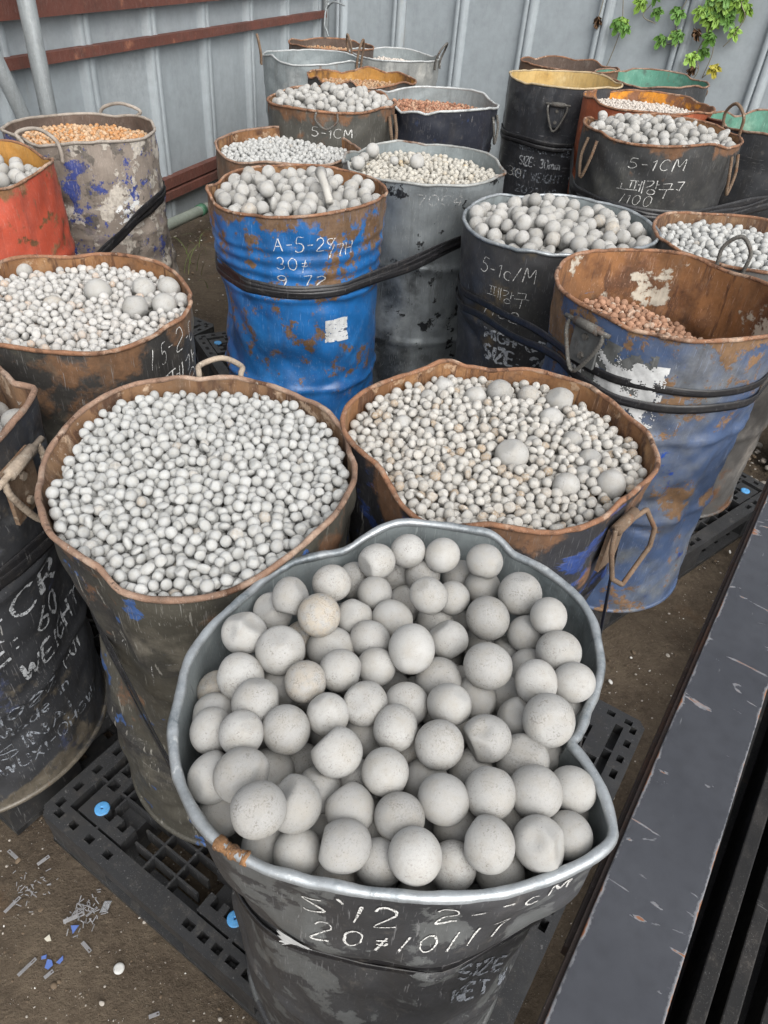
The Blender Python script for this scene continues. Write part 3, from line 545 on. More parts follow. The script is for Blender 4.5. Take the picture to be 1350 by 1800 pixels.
m_sh['B25'] = paint('faded_blue_drum', (.075, .115, .215), [((.16, .172, .19), 3.5, .49, .15, dict(op=.85)), ((.012, .055, .28), 6, .635, .015, dict(ro=.7, det=10)), ((.17, .18, .18), 4, .58, .14, dict(z=(.7, .2, .06), op=.85)), ((.20, .118, .062), 6, .57, .02, dict(ro=.75, det=11, z=(.72, .95, .085), rough=.9, h=.8)), (RUST, 8, .68, .04, {}), scr((.40, .44, .5), .69)], .4, .1, .2, .4, 45, 3)

# ------------------------------------------------------------------ the drums
RIMS = {'B1':dict(c=(0.047,0.592),z=1.04,r=[280,282,284,285,286,287,290,293,296,298,300,302,303,304,305,305,304,303,302,299,296,294,290,286,284,281,280,279,279,278,278,278,279,279,280,281,282,283,285,287,289,292,295,298,302,304,306,304,292,279,265,250,235,223,225,228,231,234,237,243,249,255,261,268,274,279,284,289,291,292,293,294,294,294,293,292,292,291,290,289,294,298,300,298,297,295,295,294,293,293,293,292,290,286,281,277,273,270,267,265,265,266,267,268,269,268,268,267,266,265,264,265,266,266,268,270,272,274,276,278],dz=[-1,0,0,0,0,0,0,0,0,0,-1,-2,-2,-3,-3,-4,-5,-5,-5,-4,-4,-3,-2,-1,0,1,2,2,2,2,2,2,2,2,1,1,1,0,-1,-1,-2,-2,-2,-2,-2,-2,-2,-1,0,0,0,-1,-2,-4,-6,-8,-10,-12,-13,-13,-13,-12,-11,-8,-5,-2,2,4,6,7,8,9,9,9,9,9,9,8,7,6,12,17,19,18,16,15,14,12,11,11,11,11,8,4,-1,-6,-11,-15,-16,-18,-17,-16,-15,-14,-12,-13,-13,-13,-13,-13,-13,-12,-11,-10,-8,-7,-5,-4,-3,-2]),
'B2':dict(c=(-0.327,1.006),z=1.04,r=[274,269,264,263,264,265,271,276,279,283,288,307,311,311,311,307,300,293,286,280,277,274,272,270,270,270,272,273,279,286,290,293,292,293,294,295,297,296,295,299,299,299,298,296,293,289,285,280],dz=[-15,-15,-12,-7,-2,3,6,7,8,7,4,-12,-17,-17,-17,-13,-6,1,6,11,11,11,9,6,2,-2,-6,-9,-7,-6,-2,0,-2,-1,2,3,7,5,1,10,10,10,9,5,0,-5,-10,-13]),
'B3':dict(c=(0.211,1.187),z=1.04,r=[308,303,291,283,278,279,288,301,306,302,294,287,288,291,292,291,287,281,274,275,277,285,296,301,299,299,296,294,296,297,298,296,295,295,294,289,287,290,293,296,291,288,289,290,293,297,302,307],dz=[2,0,1,6,10,12,5,-7,-14,-10,-1,8,6,3,0,2,5,8,11,7,3,1,1,3,4,5,3,1,4,7,8,6,3,2,0,-7,-13,-8,0,6,-3,-6,-5,-4,-1,3,4,5]),
'B4':dict(c=(-0.809,1.654),z=1.03,r=[287,288,290,292,293,293,293,292,290,288,287,286,287,289,290,292,295,295,295,293,292,291,290,289,287,284,281,279,279,281,285,289,291,292,292,291,292,291,288,288,288,290,292,294,294,290,287,287],dz=[0,0,0,0,0,0,0,0,0,2,4,6,5,2,-1,-6,-9,-11,-9,-6,-5,-2,0,1,2,2,0,-3,-6,-7,-5,-1,2,3,4,4,3,1,-4,-6,-4,2,8,9,7,4,1,0]),
'B5':dict(c=(-0.968,1.041),z=1.045,r=[289,291,293,293,293,292,290,289,287,286,287,288,290,292,293,293,293,292,290,288,287,286,286,287,285,286,291,300,311,277,277,279,282,285,286,287,288,290,292,293,293,293,291,289,288,287,287,288],dz=[0,0,0,0,0,0,0,0,0,0,0,0,0,0,0,0,0,0,0,0,0,0,2,3,4,3,0,-2,0,-3,-6,-8,-5,-2,0,0,0,0,0,0,0,0,0,0,0,0,0,0]),
'B6':dict(c=(-1.561,2.609),z=1.05,r=[289,288,286,287,288,289,291,293,293,293,292,290,288,287,286,288,289,290,290,291,290,289,289,289,288,287,287,286,286,287,287,287,288,289,290,290,290,290,287,286,287,288,290,292,293,293,293,291],dz=[0,0,0,0,0,0,0,0,0,0,0,0,0,0,0,0,0,-9,-17,-18,-12,-3,3,10,16,14,9,4,-2,-10,-17,-25,-14,-3,7,11,10,6,2,0,0,0,0,0,0,0,0,0]),
'B7':dict(c=(-1.405,3.285),z=1.04,r=[289,290,291,303,316,305,294,285,287,289,291,290,289,288,288,288,288,288,288,289,289,289,289,288,288,288,288,288,288,291,290,289,289,289,288,287,287,288,290,288,288,289,290,289,288,288,288,288],dz=[2,4,7,7,5,3,1,-1,-6,-12,-17,-10,-3,2,8,8,8,9,8,5,3,0,-1,2,3,2,1,0,1,13,14,14,11,8,2,-6,-5,-3,-2,-2,-3,-5,-6,-6,-4,-2,-1,-1]),
'B8':dict(c=(-0.379,2.472),z=1.1,r=[287,287,288,289,290,293,293,293,293,293,292,292,291,290,290,290,290,290,290,289,288,287,287,289,293,296,294,293,292,292,291,290,290,290,291,292,292,292,292,291,291,291,290,290,291,290,288,287],dz=[-12,-2,1,3,4,-13,-16,-16,-14,-11,-8,-5,-2,1,4,8,12,15,17,17,18,16,15,12,8,6,10,10,10,9,7,6,5,4,4,4,3,1,0,-1,-1,-2,-3,-5,-8,-13,-23,-22]),
'B9':dict(c=(0.035,2.922),z=1.11,r=[305,307,309,304,309,308,307,307,306,307,307,307,307,306,306,307,307,306,306,305,304,304,304,304,304,304,304,306,307,307,307,307,307,306,307,307,306,305,305,306,306,306,306,305,305,304,303,302],dz=[-3,-7,-9,8,-12,-9,-6,-6,-6,-3,0,2,3,3,2,2,1,2,4,8,12,7,3,-2,-7,-11,-10,2,6,9,8,7,5,3,1,-1,-6,0,1,2,0,-2,-7,-14,-19,-12,-6,0]),
'B10':dict(c=(-0.533,3.217),z=1.06,r=[288,288,289,289,294,292,292,292,292,290,288,286,287,288,289,290,290,291,291,290,288,286,291,297,302,300,290,290,289,289,289,289,290,289,289,289,290,290,291,291,291,291,290,289,289,289,288,288],dz=[-3,-1,1,3,-14,-18,-21,-23,-25,-17,-7,0,0,0,-2,-5,-7,-8,-8,-5,-3,0,0,1,1,1,0,-1,-1,-2,1,5,8,11,13,13,12,10,8,6,3,1,0,-1,-3,-5,-7,-5]),
'B23':dict(c=(0.49,2.452),z=1.075,r=[316,318,319,318,318,317,317,316,316,316,316,315,315,314,314,314,313,313,313,312,311,311,318,319,317,316,316,316,316,316,315,315,316,316,316,315,314,314,314,313,314,315,315,315,314,313,313,312],dz=[-4,-8,-13,-15,-16,-15,-13,-11,-7,-3,0,3,6,9,10,12,14,16,15,12,9,7,8,7,6,6,6,7,8,8,7,6,5,5,4,3,0,-4,-7,-8,-2,4,1,-3,-7,-8,-5,-3]),
'B24':dict(c=(1.074,2.383),z=1.09,r=[289,289,290,290,291,291,291,291,291,291,290,289,288,286,287,288,289,291,293,293,294,292,291,289,287,286,287,288,289,291,293,292,291,291,290,290,290,290,290,290,290,291,291,292,291,289,288,289],dz=[2,2,0,-1,-1,-1,-1,-1,0,1,2,2,1,0,0,0,0,0,0,0,0,0,0,0,0,0,0,0,0,0,0,2,4,2,-1,-3,-5,-6,-5,-3,0,3,5,6,6,0,0,1]),
'B25':dict(c=(0.683,1.831),z=1.115,r=[294,295,295,294,294,294,295,295,295,295,295,294,295,295,295,294,294,293,292,291,292,292,294,296,297,297,297,295,295,294,294,295,295,295,295,295,295,295,295,294,294,294,295,294,294,292,291,292],dz=[3,-4,-2,0,1,2,2,1,-3,-4,-4,-4,-1,3,5,6,5,3,2,0,0,0,0,0,0,3,6,4,-1,-6,-9,-6,2,6,5,2,-1,-3,-2,-2,-1,-1,1,0,-1,-3,-3,0]),
'B11':dict(c=(-0.403,3.697),z=1.16,r=[289,290,291,292,292,292,291,290,290,290,291,291,290,289,289,289,289,289,289,288,288,287,286,287,287,288,288,288,288,291,292,290,288,286,287,288,290,292,293,293,294,292,290,289,289,288,288,288],dz=[-17,-16,-15,-15,-14,-11,-9,-6,-4,-3,-2,-2,-2,-3,-2,-2,0,1,5,11,11,7,2,0,0,0,-3,-6,-10,8,14,10,4,0,0,0,0,0,0,0,0,0,0,-3,-9,-14,-17,-18]),
'B12':dict(c=(0.072,4.068),z=1.135,r=[314,316,318,318,319,317,315,315,316,317,316,314,313,314,315,315,314,313,313,313,312,311,312,312,313,313,313,314,315,316,316,316,316,317,316,315,314,316,317,316,315,314,313,313,312,311,312,313],dz=[0,0,0,0,0,4,8,-3,-25,-12,-7,-16,-2,4,7,10,13,14,15,15,8,2,0,0,0,-4,-7,-6,-2,15,16,17,14,12,10,8,6,5,3,0,-4,-8,-15,-19,-10,-1,0,0]),
'B13':dict(c=(-0.328,4.565),z=1.13,r=[303,308,299,295,293,292,294,294,293,293,291,289,292,292,293,293,292,291,292,291,290,289,289,290,290,292,294,295,293,292,293,295,294,294,292,290,293,294,292,292,292,293,293,292,291,292,294,299],dz=[3,3,-15,-11,0,12,-11,-10,-10,-10,9,22,-10,-7,-4,1,6,12,21,21,12,3,0,0,0,0,0,0,1,2,6,8,1,-6,1,11,10,2,-10,-16,-23,-15,-8,-6,-3,0,3,3]),
'B14':dict(c=(-0.684,5.139),z=1.13,r=[300,301,303,305,304,302,301,301,302,302,303,303,301,300,301,301,301,302,303,303,302,300,299,300,300,302,304,305,304,303,302,302,303,304,305,305,305,305,305,304,304,303,302,301,300,300,299,300],dz=[0,0,0,0,6,13,20,3,-6,-8,-11,-8,-5,-2,3,7,12,15,18,22,16,7,0,0,0,0,0,0,-1,-2,2,9,8,7,5,4,3,2,1,-1,-3,-5,-6,-8,-6,-3,0,0]),
'B15':dict(c=(-0.201,5.588),z=1.13,r=[302,304,304,304,303,303,302,302,303,303,303,303,303,303,303,303,303,302,300,298,299,300,301,302,304,304,303,302,302,302,301,301,300,300,300,301,301,302,303,303,303,304,302,300,298,299,300,301],dz=[0,0,0,1,2,1,-1,-3,-4,-5,-5,-3,0,0,1,2,3,3,1,0,0,0,0,0,0,1,4,4,-12,-18,-13,-8,-4,1,3,3,3,2,2,-3,-9,-14,-9,-4,0,0,0,0]),
'B16':dict(c=(-0.65,5.822),z=1.13,r=[287,288,289,290,290,288,286,287,288,290,292,293,293,293,291,290,288,287,287,288,289,291,293,293,293,292,290,288,287,286,287,289,292,293,292,292,291,291,290,290,290,290,291,291,289,288,286,287],dz=[0,-1,-4,-8,-7,-3,0,0,0,0,0,0,0,0,0,0,0,0,0,0,0,0,0,0,0,0,0,0,0,0,-7,-14,1,5,4,3,2,1,1,0,-4,-8,-13,-17,-11,-5,0,0]),
'B17':dict(c=(0.756,4.481),z=1.22,r=[300,301,302,302,303,303,304,304,303,303,302,302,302,303,303,304,303,302,300,298,299,300,301,303,305,304,303,303,303,302,301,300,301,301,301,301,302,302,302,302,301,302,302,301,300,299,298,299],dz=[1,1,-2,-5,-8,-7,-5,-4,-3,-2,-2,-1,-1,1,3,6,9,10,5,1,0,0,0,0,-1,-6,-10,-5,3,7,8,9,6,3,0,-2,-5,-7,-6,-5,-5,-6,-8,-7,-5,-2,0,0]),
'B18':dict(c=(0.867,5.078),z=1.22,r=[293,293,294,292,290,289,287,286,287,288,290,292,293,293,293,291,289,288,286,287,288,290,291,293,291,289,289,288,288,288,288,289,288,288,287,289,292,292,292,291,291,290,288,287,287,287,289,291],dz=[0,0,0,0,0,0,0,0,0,0,0,0,0,0,0,0,0,0,0,0,0,0,0,0,-2,-4,-7,-10,-13,-16,2,9,3,-3,-9,-3,3,4,2,0,-8,-18,-10,-2,0,0,0,0]),
'B19':dict(c=(1.295,4.801),z=1.22,r=[318,317,316,316,316,317,316,316,316,316,316,315,315,315,315,314,314,313,312,312,312,313,315,317,316,315,314,314,314,315,315,315,316,316,317,317,315,314,312,312,311,311,312,313,315,317,318,318],dz=[1,5,9,7,4,1,-4,-9,-12,-16,-10,-1,2,2,3,10,16,11,3,0,0,0,0,0,0,1,-2,-7,-7,9,10,10,10,9,8,7,5,3,-13,-15,-6,0,0,0,0,0,0,0]),
'B20':dict(c=(1.092,3.992),z=1.22,r=[311,311,310,308,308,308,307,306,305,304,304,305,306,306,307,307,306,305,305,304,305,305,306,308,310,309,308,306,308,309,309,308,308,308,308,308,307,307,307,307,307,305,304,304,305,307,309,310],dz=[0,0,6,13,-3,-7,-9,-9,-5,-1,0,0,0,1,3,8,14,9,4,0,0,0,0,0,0,-2,-6,-10,-2,7,6,4,3,3,3,2,0,-1,-6,-12,-16,-9,-1,0,0,0,0,0]),
'B21':dict(c=(0.988,3.318),z=1.22,r=[315,317,317,316,316,316,316,316,315,314,315,315,314,313,314,315,313,311,312,313,314,316,318,318,318,317,315,316,315,314,314,314,314,315,315,315,315,314,314,313,313,313,312,312,311,312,312,313],dz=[0,0,0,-1,-1,-10,-12,-12,-10,-7,-3,1,5,10,17,19,10,0,0,0,0,0,0,0,0,-2,-3,1,9,9,9,9,8,6,4,2,-1,-3,-5,-8,-13,-21,-23,-12,-1,0,0,0]),
'B22':dict(c=(1.634,3.743),z=1.21,r=[296,293,291,292,291,290,289,290,291,290,287,286,287,288,290,292,293,293,293,292,290,288,287,286,287,288,290,292,293,293,293,291,290,290,291,291,291,290,289,289,288,286,287,288,309,338,300,298],dz=[-3,2,6,-13,-11,-8,-6,-2,2,2,1,0,0,0,0,0,0,0,0,0,0,0,0,0,0,0,0,0,0,0,0,0,0,4,10,13,10,-3,-22,-24,-11,0,0,0,-2,-4,-12,-8])}
B1BALLS = [(-5,226,9,27),(48,221,11,27),(-51,203,3,28),(112,213,14,27),(22,216,-31,27),(83,242,-53,28),(-114,151,0,28),(-84,208,-48,28),(-19,238,-57,28),(-50,160,-22,26),(28,139,5,27),(66,160,-17,26),(116,207,-36,28),(164,164,0,32),(195,105,20,26),(-168,108,9,26),(-195,113,-33,28),(-123,74,14,29),(-76,110,-24,26),(-21,112,-22,28),(1,192,-71,28),(46,149,-63,29),(116,122,-13,32),(172,107,-23,26),(207,58,2,30),(-220,42,0,29),(-167,18,1,32),(-148,86,-55,28),(-104,59,-35,32),(-50,69,-21,27),(6,35,8,32),(59,82,-22,28),(127,145,-91,31),(107,18,7,31),(157,105,-70,28),(176,60,-42,28),(-212,-20,-13,30),(-183,-65,0,29),(-165,-3,-50,28),(-127,-30,3,26),(-85,-3,-3,28),(-39,22,-21,26),(46,17,-30,31),(170,2,3,28),(220,8,2,27),(-247,-10,-61,28),(-240,-58,-44,28),(-231,-99,-17,27),(-190,-115,8,26),(-140,-100,1,29),(-93,-74,1,26),(-49,-52,-1,27),(4,-32,-22,28),(56,-43,0,28),(99,6,-45,28),(140,30,-64,28),(149,-35,-28,26),(177,-60,10,32),(216,1,-49,28),(-216,-155,-24,28),(-178,-169,11,30),(-158,-117,-64,28),(-123,-90,-89,28),(-76,-129,9,28),(-48,-66,-50,28),(-10,-84,1,27),(-19,-143,0,27),(43,-104,4,29),(101,-87,1,28),(148,-98,-23,32),(13,-80,-60,28),(-53,-131,-48,28),(-93,-156,-28,26),(-116,-195,7,30),(-55,-184,-13,28),(32,-125,-43,28),(0,-193,-5,27),(48,-170,0,28),(88,-106,-48,28),(100,-160,4,29),(153,-152,1,30),(201,-135,-15,27),(183,-57,-57,28),(-148,-222,40,28),(-206,-174,-70,28),(-154,-166,-80,28),(-144,-211,-57,28),(-107,-229,-30,26),(-90,-177,-73,28),(-57,-233,2,27),(-25,-189,-55,28),(-18,-233,-28,26),(17,-239,7,28),(61,-229,-30,26),(70,-176,-48,28),(95,-219,5,28),(134,-159,-48,28),(151,-211,0,28),(191,-187,-22,26),(205,-130,-66,28),(116,-219,-48,28),(-68,-230,-62,28)]
def near(*a, **k): return Drum(*a, **k)
DR = {}
def drum(key, label, inner, rim, **k):
    DR[key] = Drum(key, label, m_sh[key], inner, rim, **k); return DR[key]
R_ = math.radians
drum('B1', 'charcoal drum with galvanized rim in the foreground, its right side creased inwards', m_in_galv, m_galv_rim, NU=240, NV=110, seed=1, rim_r=0.0066, boff=(.015, .02), Rb=.262, depth=.32, hoops=(.30, .60),
     dents=[(R_(-8), .25, .16, .30, -.035), (R_(-80), .255, .9, .028, -.024), (R_(-85), .17, .7, .05, .012), (R_(-150), .30, .25, .16, -.03), (R_(-110), .42, .3, .12, -.014)], nd=9)
drum('B2', 'olive grimy drum with rusty rim brimming with small white balls, left of the foreground drum', m_in_rust2, m_rust_rim2, NU=200, NV=100, seed=2, rim_r=0.0053, boff=(.03, .03), depth=.2,
     dents=[(R_(-130), .35, .3, .2, -.035), (R_(-100), .55, .35, .09, -.03), (R_(180), .4, .35, .25, -.025), (R_(-110), .22, .1, .2, -.012)], nd=12, da=.02)
drum('B3', 'rust-rimmed blue-black drum of white balls mixed with bigger ones, behind the foreground drum', m_in_rust, m_rust_rim, NU=200, NV=90, seed=3, rim_r=0.0051, depth=.2, nd=10, da=.02, dents=[(R_(-30), .3, .4, .2, -.03)])
drum('B4', 'blackened rust-rimmed drum at the left with a cluster of big balls on its small ones', m_in_rust, m_rust_rim, NU=160, NV=70, seed=4, rim_r=0.0055, depth=.2, nd=10)
drum('B5', 'dark stencilled drum cut by the left edge, ribbed rebar handle under its rim', m_in_rust2, m_rust_rim2, NU=200, NV=100, seed=5, rim_r=0.0062, depth=.22, nd=8, da=.014, boff=(.0, .0), Rb=.288, dents=[(R_(5), .5, .2, .12, -.02), (R_(-10), .62, .25, .1, -.012)])
drum('B6', 'orange-red drum at the left edge holding big pale balls', m_in_mustard, m_rust_rim, NU=120, NV=60, seed=6, depth=.25, nd=8, boff=(.06, 0))
drum('B7', 'whitewashed drum with blue paint remnants and two thick wire handles', m_in_dark, m_grime_rim, NU=160, NV=80, seed=7, rim_r=0.0062, depth=.2, nd=22, da=.016, boff=(.05, 0), Rb=.285, hoops=(.26, .36, .54, .62), hoop_amp=.006)
drum('B8', 'bright blue dented drum with chalk lettering and a torn white sticker', m_in_rust, m_rust_rim, NU=200, NV=140, seed=8, rim_r=0.0051, depth=.2, nd=9, da=.012, hoops=(.265, .60), hoop_amp=.009, corr=(.085, .235, .042, .0028), Rb=.275, boff=(.02, 0),
     dents=[(R_(-155), .37, .16, .07, -.05), (R_(-85), .51, .45, .07, -.035), (R_(-60), .46, .4, .05, .008), (R_(-120), .56, .3, .08, -.02), (R_(-140), .24, .25, .035, -.018)], blend=.35)
drum('B9', 'galvanized grey drum with flaking black paint, right behind the bright blue drum', m_in_galv, paint('patchy_rusty_galvanized_rim', (.33, .34, .33), [(RUST, 6, .52, .1, {}), (RUSTD, 12, .62, .08, {})], .6, .2, .2, .4, 51, 10), NU=160, NV=90, seed=9, rim_r=0.0051, depth=.2, nd=16, da=.012, hoops=(.30, .60), Rb=.285)
drum('B10', 'rust-rimmed brown drum of small white balls between the bright blue drum and the fence', m_in_rust, m_rust_rim2, NU=120, NV=50, seed=10, depth=.2, rim_r=0.0051)
drum('B11', 'olive-grey drum heaped with balls and chalked 5-1CM, in front of the wavy mustard-rimmed drum', m_in_rust, m_rust_rim, NU=120, NV=50, seed=11, depth=.2, zb=.15, rim_r=0.0059)
drum('B12', 'navy-black drum with dented whitish rim holding reddish pellets', m_in_galv, m_white_rim, NU=120, NV=50, seed=12, depth=.2, rim_r=0.0059, dents=[(R_(-140), .06, .25, .06, -.05)])
drum('B13', 'dark drum with a wavy mustard-rusted rim and brown balls', m_in_mustard, m_rust_rim, NU=120, NV=40, seed=13, depth=.25)
drum('B14', 'pale galvanized drum with a rusty upright bar, nearly empty, by the fence corner', m_in_galv, m_white_rim, NU=120, NV=40, seed=14, depth=.35)
drum('B15', 'pale scuffed drum with a wire loop standing on its right side', m_in_galv, m_white_rim, NU=120, NV=40, seed=15, depth=.25)
drum('B16', 'dark brown drum farthest back in the fence corner', m_in_dark, m_rust_rim, NU=96, NV=40, seed=16, depth=.25)
drum('B17', 'tall black drum with tan interior, stencilled SIZE 30mm', m_in_tan, paint('tan_edge_rim', (.42, .33, .2), [(RUST, 14, .55, .1, {}), ((.55, .52, .45), 20, .6, .1, {})], .7, 0, .2, .4, 52, 10), NU=120, NV=60, seed=17, depth=.4, zb=.15, hoops=(.29, .62))
drum('B18', 'crumpled brown drum behind the tan-lined black drum', m_in_dark, m_rust_rim, NU=96, NV=40, seed=18, depth=.3, da=.03)
drum('B19', 'scuffed black drum with teal green interior under the climbing plant', m_in_teal, m_rust_rim2, NU=96, NV=40, seed=19, depth=.35)
drum('B20', 'orange-rusted drum of tiny pale pellets behind the drum chalked 1100', m_in_orange, m_rust_rim, NU=120, NV=40, seed=20, depth=.25, da=.03)
drum('B21', 'black drum chalked 1100 and heaped with grey balls', m_in_rust, m_rust_rim, NU=120, NV=60, seed=21, depth=.2, zb=.15)
drum('B22', 'matt black drum with green lining at the right edge holding rusty pellets', m_in_teal, m_rust_rim2, NU=96, NV=40, seed=22, depth=.25)
drum('B23', 'black stencilled drum with silvery rim heaped with big grey balls', m_in_galv, m_galv_rim, NU=160, NV=80, seed=23, rim_r=0.0059, depth=.2, nd=7, da=.01)
drum('B24', 'scuffed grey drum with rusty rim full of small white balls at the right edge', m_in_rust2, m_rust_rim, NU=160, NV=80, seed=24, depth=.2, boff=(.02, .02), nd=12, da=.02)
drum('B25', 'faded blue drum with a torn white label, low filled with rusty pellets', m_in_peel, m_rust_rim, NU=180, NV=90, seed=25, rim_r=0.0055, depth=.34, boff=(.06, .05), Rb=.272, nd=8, da=.012, dents=[(R_(-75), .5, .12, .06, -.02), (R_(-50), .6, .2, .25, -.02)])
for d_ in DR.values():
    pass

# ------------------------------------------------------------------ fillings
m_big = ball_mat('dusty_steel_ball', (.365, .363, .352), tint=(.44, .37, .28), tint_amt=.05, speck_amt=.57)
for me in BIGV: me.materials.append(m_big)
m_small_ind = ball_mat('dusty_small_ball', (.405, .412, .407), tint=(.36, .24, .12), tint_amt=.035, speck_amt=.64, var=.12, sp_scale=9, bd=.0005)
for me in SMALLM: me.materials.append(m_small_ind)
def pm(name, base, r, **k): return ball_mat(name, base, use_attr=True, scale=r, bd=.0004, sp_scale=k.pop('sp_scale', 7), **k)
m_p2 = pm('white_ball_pile', (.405, .412, .407), .0095, tint=(.36, .24, .12), tint_amt=.035, speck_amt=.64, var=.12)
m_p3 = pm('speckled_ball_pile', (.44, .433, .412), .009, tint=(.36, .27, .18), tint_amt=.15, speck=(.20, .13, .075), speck_amt=.53, var=.12)
m_p4 = pm('white_speckled_ball_pile', (.445, .44, .428), .010, tint=(.46, .34, .25), tint_amt=.12, speck_amt=.58, var=.14)
m_p9 = pm('beige_ball_pile', (.43, .415, .375), .010, tint=(.5, .38, .22), tint_amt=.1, var=.15)
m_pbig = pm('deep_ball_pile', (.36, .357, .344), .024, sp_scale=12)
m_porange = pm('orange_pellet_pile', (.46, .33, .22), .009, tint=(.45, .19, .05), tint_amt=.55, var=.3)
m_pred = pm('reddish_pellet_pile', (.30, .15, .095), .008, tint=(.48, .34, .24), tint_amt=.3, var=.4)
m_pred2 = pm('rusty_pellet_pile', (.36, .21, .14), .009, tint=(.50, .42, .34), tint_amt=.25, var=.35)
m_pbrown = pm('brown_ball_pile', (.36, .25, .16), .009, tint=(.36, .16, .06), tint_amt=.4, var=.3)
m_ppale = pm('pale_pellet_pile', (.50, .46, .42), .007, var=.12)
CAMP = np.array([0, 0, CAMZ])
def surf_fn(d, drop, dome=0.0, tilt=(0, 0), lump=.004, seed=0):
    rg = RG(seed); k = rg.uniform(8, 18, (5, 2)); ph = rg.uniform(0, 6.28, 5); R = float(np.mean(d.r0))
    def f(x, y):
        z = d.H - drop + dome * (1 - (x * x + y * y) / R ** 2) + tilt[0] * x + tilt[1] * y
        return z + lump * sum(np.sin(a[0] * x + a[1] * y + p) for a, p in zip(k, ph)) / 2
    return f
def put_balls(d, balls, meshes, name, label, group, seed, cat='ball', grow=1.0):
    rg = RG(seed)
    for b in balls:
        o = obj(name, meshes[rg.integers(0, len(meshes))]); o.location = (d.c[0] + b[0], d.c[1] + b[1], d.zb + b[2]); o.scale = (b[3] * grow,) * 3
        o.rotation_euler = tuple(rg.uniform(0, 6.28, 3)); tag(o, label, cat, group)
def pile(d, balls, sub, mat, label, seed, name='ball_pile'):
    if not len(balls): return
    o = obj(name, pile_mesh(name, balls, sub, mat, seed)); o.location = (d.c[0], d.c[1], d.zb); return tag(o, label, 'balls', kind='stuff')
def heap_big(key, r, drop, dome, label, group, seed, layers=2.4, top=60, tilt=(0, 0)):
    d = DR[key]; rg = RG(seed); B = pack(rg, d.rin(.0, .08), surf_fn(d, drop, dome, tilt, .006, seed), r, .14, layers)
    vis = visible(B, CAMP - d.W((0, 0, 0))); o = np.argsort(-vis); put_balls(d, B[o[:top]], BIGV, 'steel_ball', label, group, seed)
    pile(d, B[o[top:]], 2, m_pbig, 'remaining ' + group + ', partly hidden by the ones on top', seed)
def heap_small(key, r, drop, dome, mat, label, seed, sub=1, rv=(.0, .05), layers=2.0, pre=(), tilt=(0, 0), lump=.004, jit=.12, indiv=0, ilabel='', igroup=''):
    d = DR[key]; rg = RG(seed); B = pack(rg, d.rin(*rv), surf_fn(d, drop, dome, tilt, lump, seed), r, jit, layers, pre)
    if indiv:
        vis = visible(B, CAMP - d.W((0, 0, 0)), pre); dist = np.linalg.norm(B[:, :3] + d.W((0, 0, 0)) - CAMP, axis=1); score = vis / dist ** 2
        o = np.argsort(-score); put_balls(d, B[o[:indiv]], SMALLM, 'small_steel_ball', ilabel, igroup, seed, grow=1.07); B = B[o[indiv:]]
    B[:, 3] *= 1.07; pile(d, B, sub, mat, label, seed); return B
# foreground drum: each ball that shows, where it lies
d1 = DR['B1']; bb = np.array(B1BALLS) / 1000.; bb[:, 2] += d1.H; bb[:, 3] *= 1.0
def b1_label(b):
    if b[1] > .17: w_ = 'lying against the far wall of the foreground charcoal drum'
    elif b[1] < -.17: w_ = 'lying along the near rim of the foreground charcoal drum'
    elif b[0] < -.16: w_ = 'lying at the left wall of the foreground charcoal drum'
    elif b[0] > .16: w_ = 'lying by the creased right wall of the foreground charcoal drum'
    else: w_ = 'in the middle of the foreground charcoal drum'
    return ('big dusty steel ball ' if b[2] - d1.H > -.018 else 'big ball one layer down ') + w_
for i_, b_ in enumerate(bb): put_balls(d1, [b_], BIGV, 'steel_ball', b1_label(b_), 'balls in the foreground drum', 500 + i_)
low = pack(RG(3), d1.rin(.05, .2), surf_fn(d1, .094, 0), .027, .1, 2.0)
pile(d1, low, 1, m_pbig, 'grey balls lying deep in the foreground drum, below the ones on top', 3)
heap_small('B2', .0094, .014, .012, m_p2, 'white small balls filling the olive drum left of the foreground drum', 12, sub=2, layers=2.0, lump=.0055, jit=.20, indiv=300, ilabel='small white worn ball on the heap in the olive drum left of the foreground drum', igroup='small balls on top of the olive drum')
def big_among(key, items, label, group, seed):
    """bigger balls lying among small ones: (x, y, sink below rim, r)"""
    d = DR[key]; pre = [(x, y, d.H - s_ + .011, r) for x, y, s_, r in items]
    put_balls(d, pre, BIGV, 'steel_ball', label, group, seed); return pre

pre3 = big_among('B3', [(0.026, -0.027, 0.039, 0.0321), (0.019, 0.217, 0.04, 0.0285), (0.084, 0.221, 0.045, 0.0245), (0.151, 0.205, 0.04, 0.029), (0.121, 0.127, 0.041, 0.025), (0.12, -0.112, 0.041, 0.026), (0.206, -0.094, 0.04, 0.0277), (0.181, -0.012, 0.046, 0.0242), (0.162, -0.059, 0.05, 0.0205), (0.155, 0.048, 0.043, 0.021), (0.074, 0.031, 0.05, 0.0198), (-0.188, 0.053, 0.043, 0.02), (-0.136, 0.032, 0.045, 0.0149), (-0.034, 0.195, 0.046, 0.0242), (-0.137, 0.174, 0.045, 0.0187), (-0.104, 0.222, 0.042, 0.0219), (-0.157, 0.075, 0.046, 0.0122)],
                 'bigger grey ball half sunk among the speckled small balls behind the foreground drum', 'bigger balls in the blue-black drum', 31)
heap_small('B3', .0090, .026, .010, m_p3, 'speckled small white balls filling the rust-rimmed drum behind the foreground drum', 13, sub=2, pre=pre3, layers=2.0, lump=.005, jit=.2)
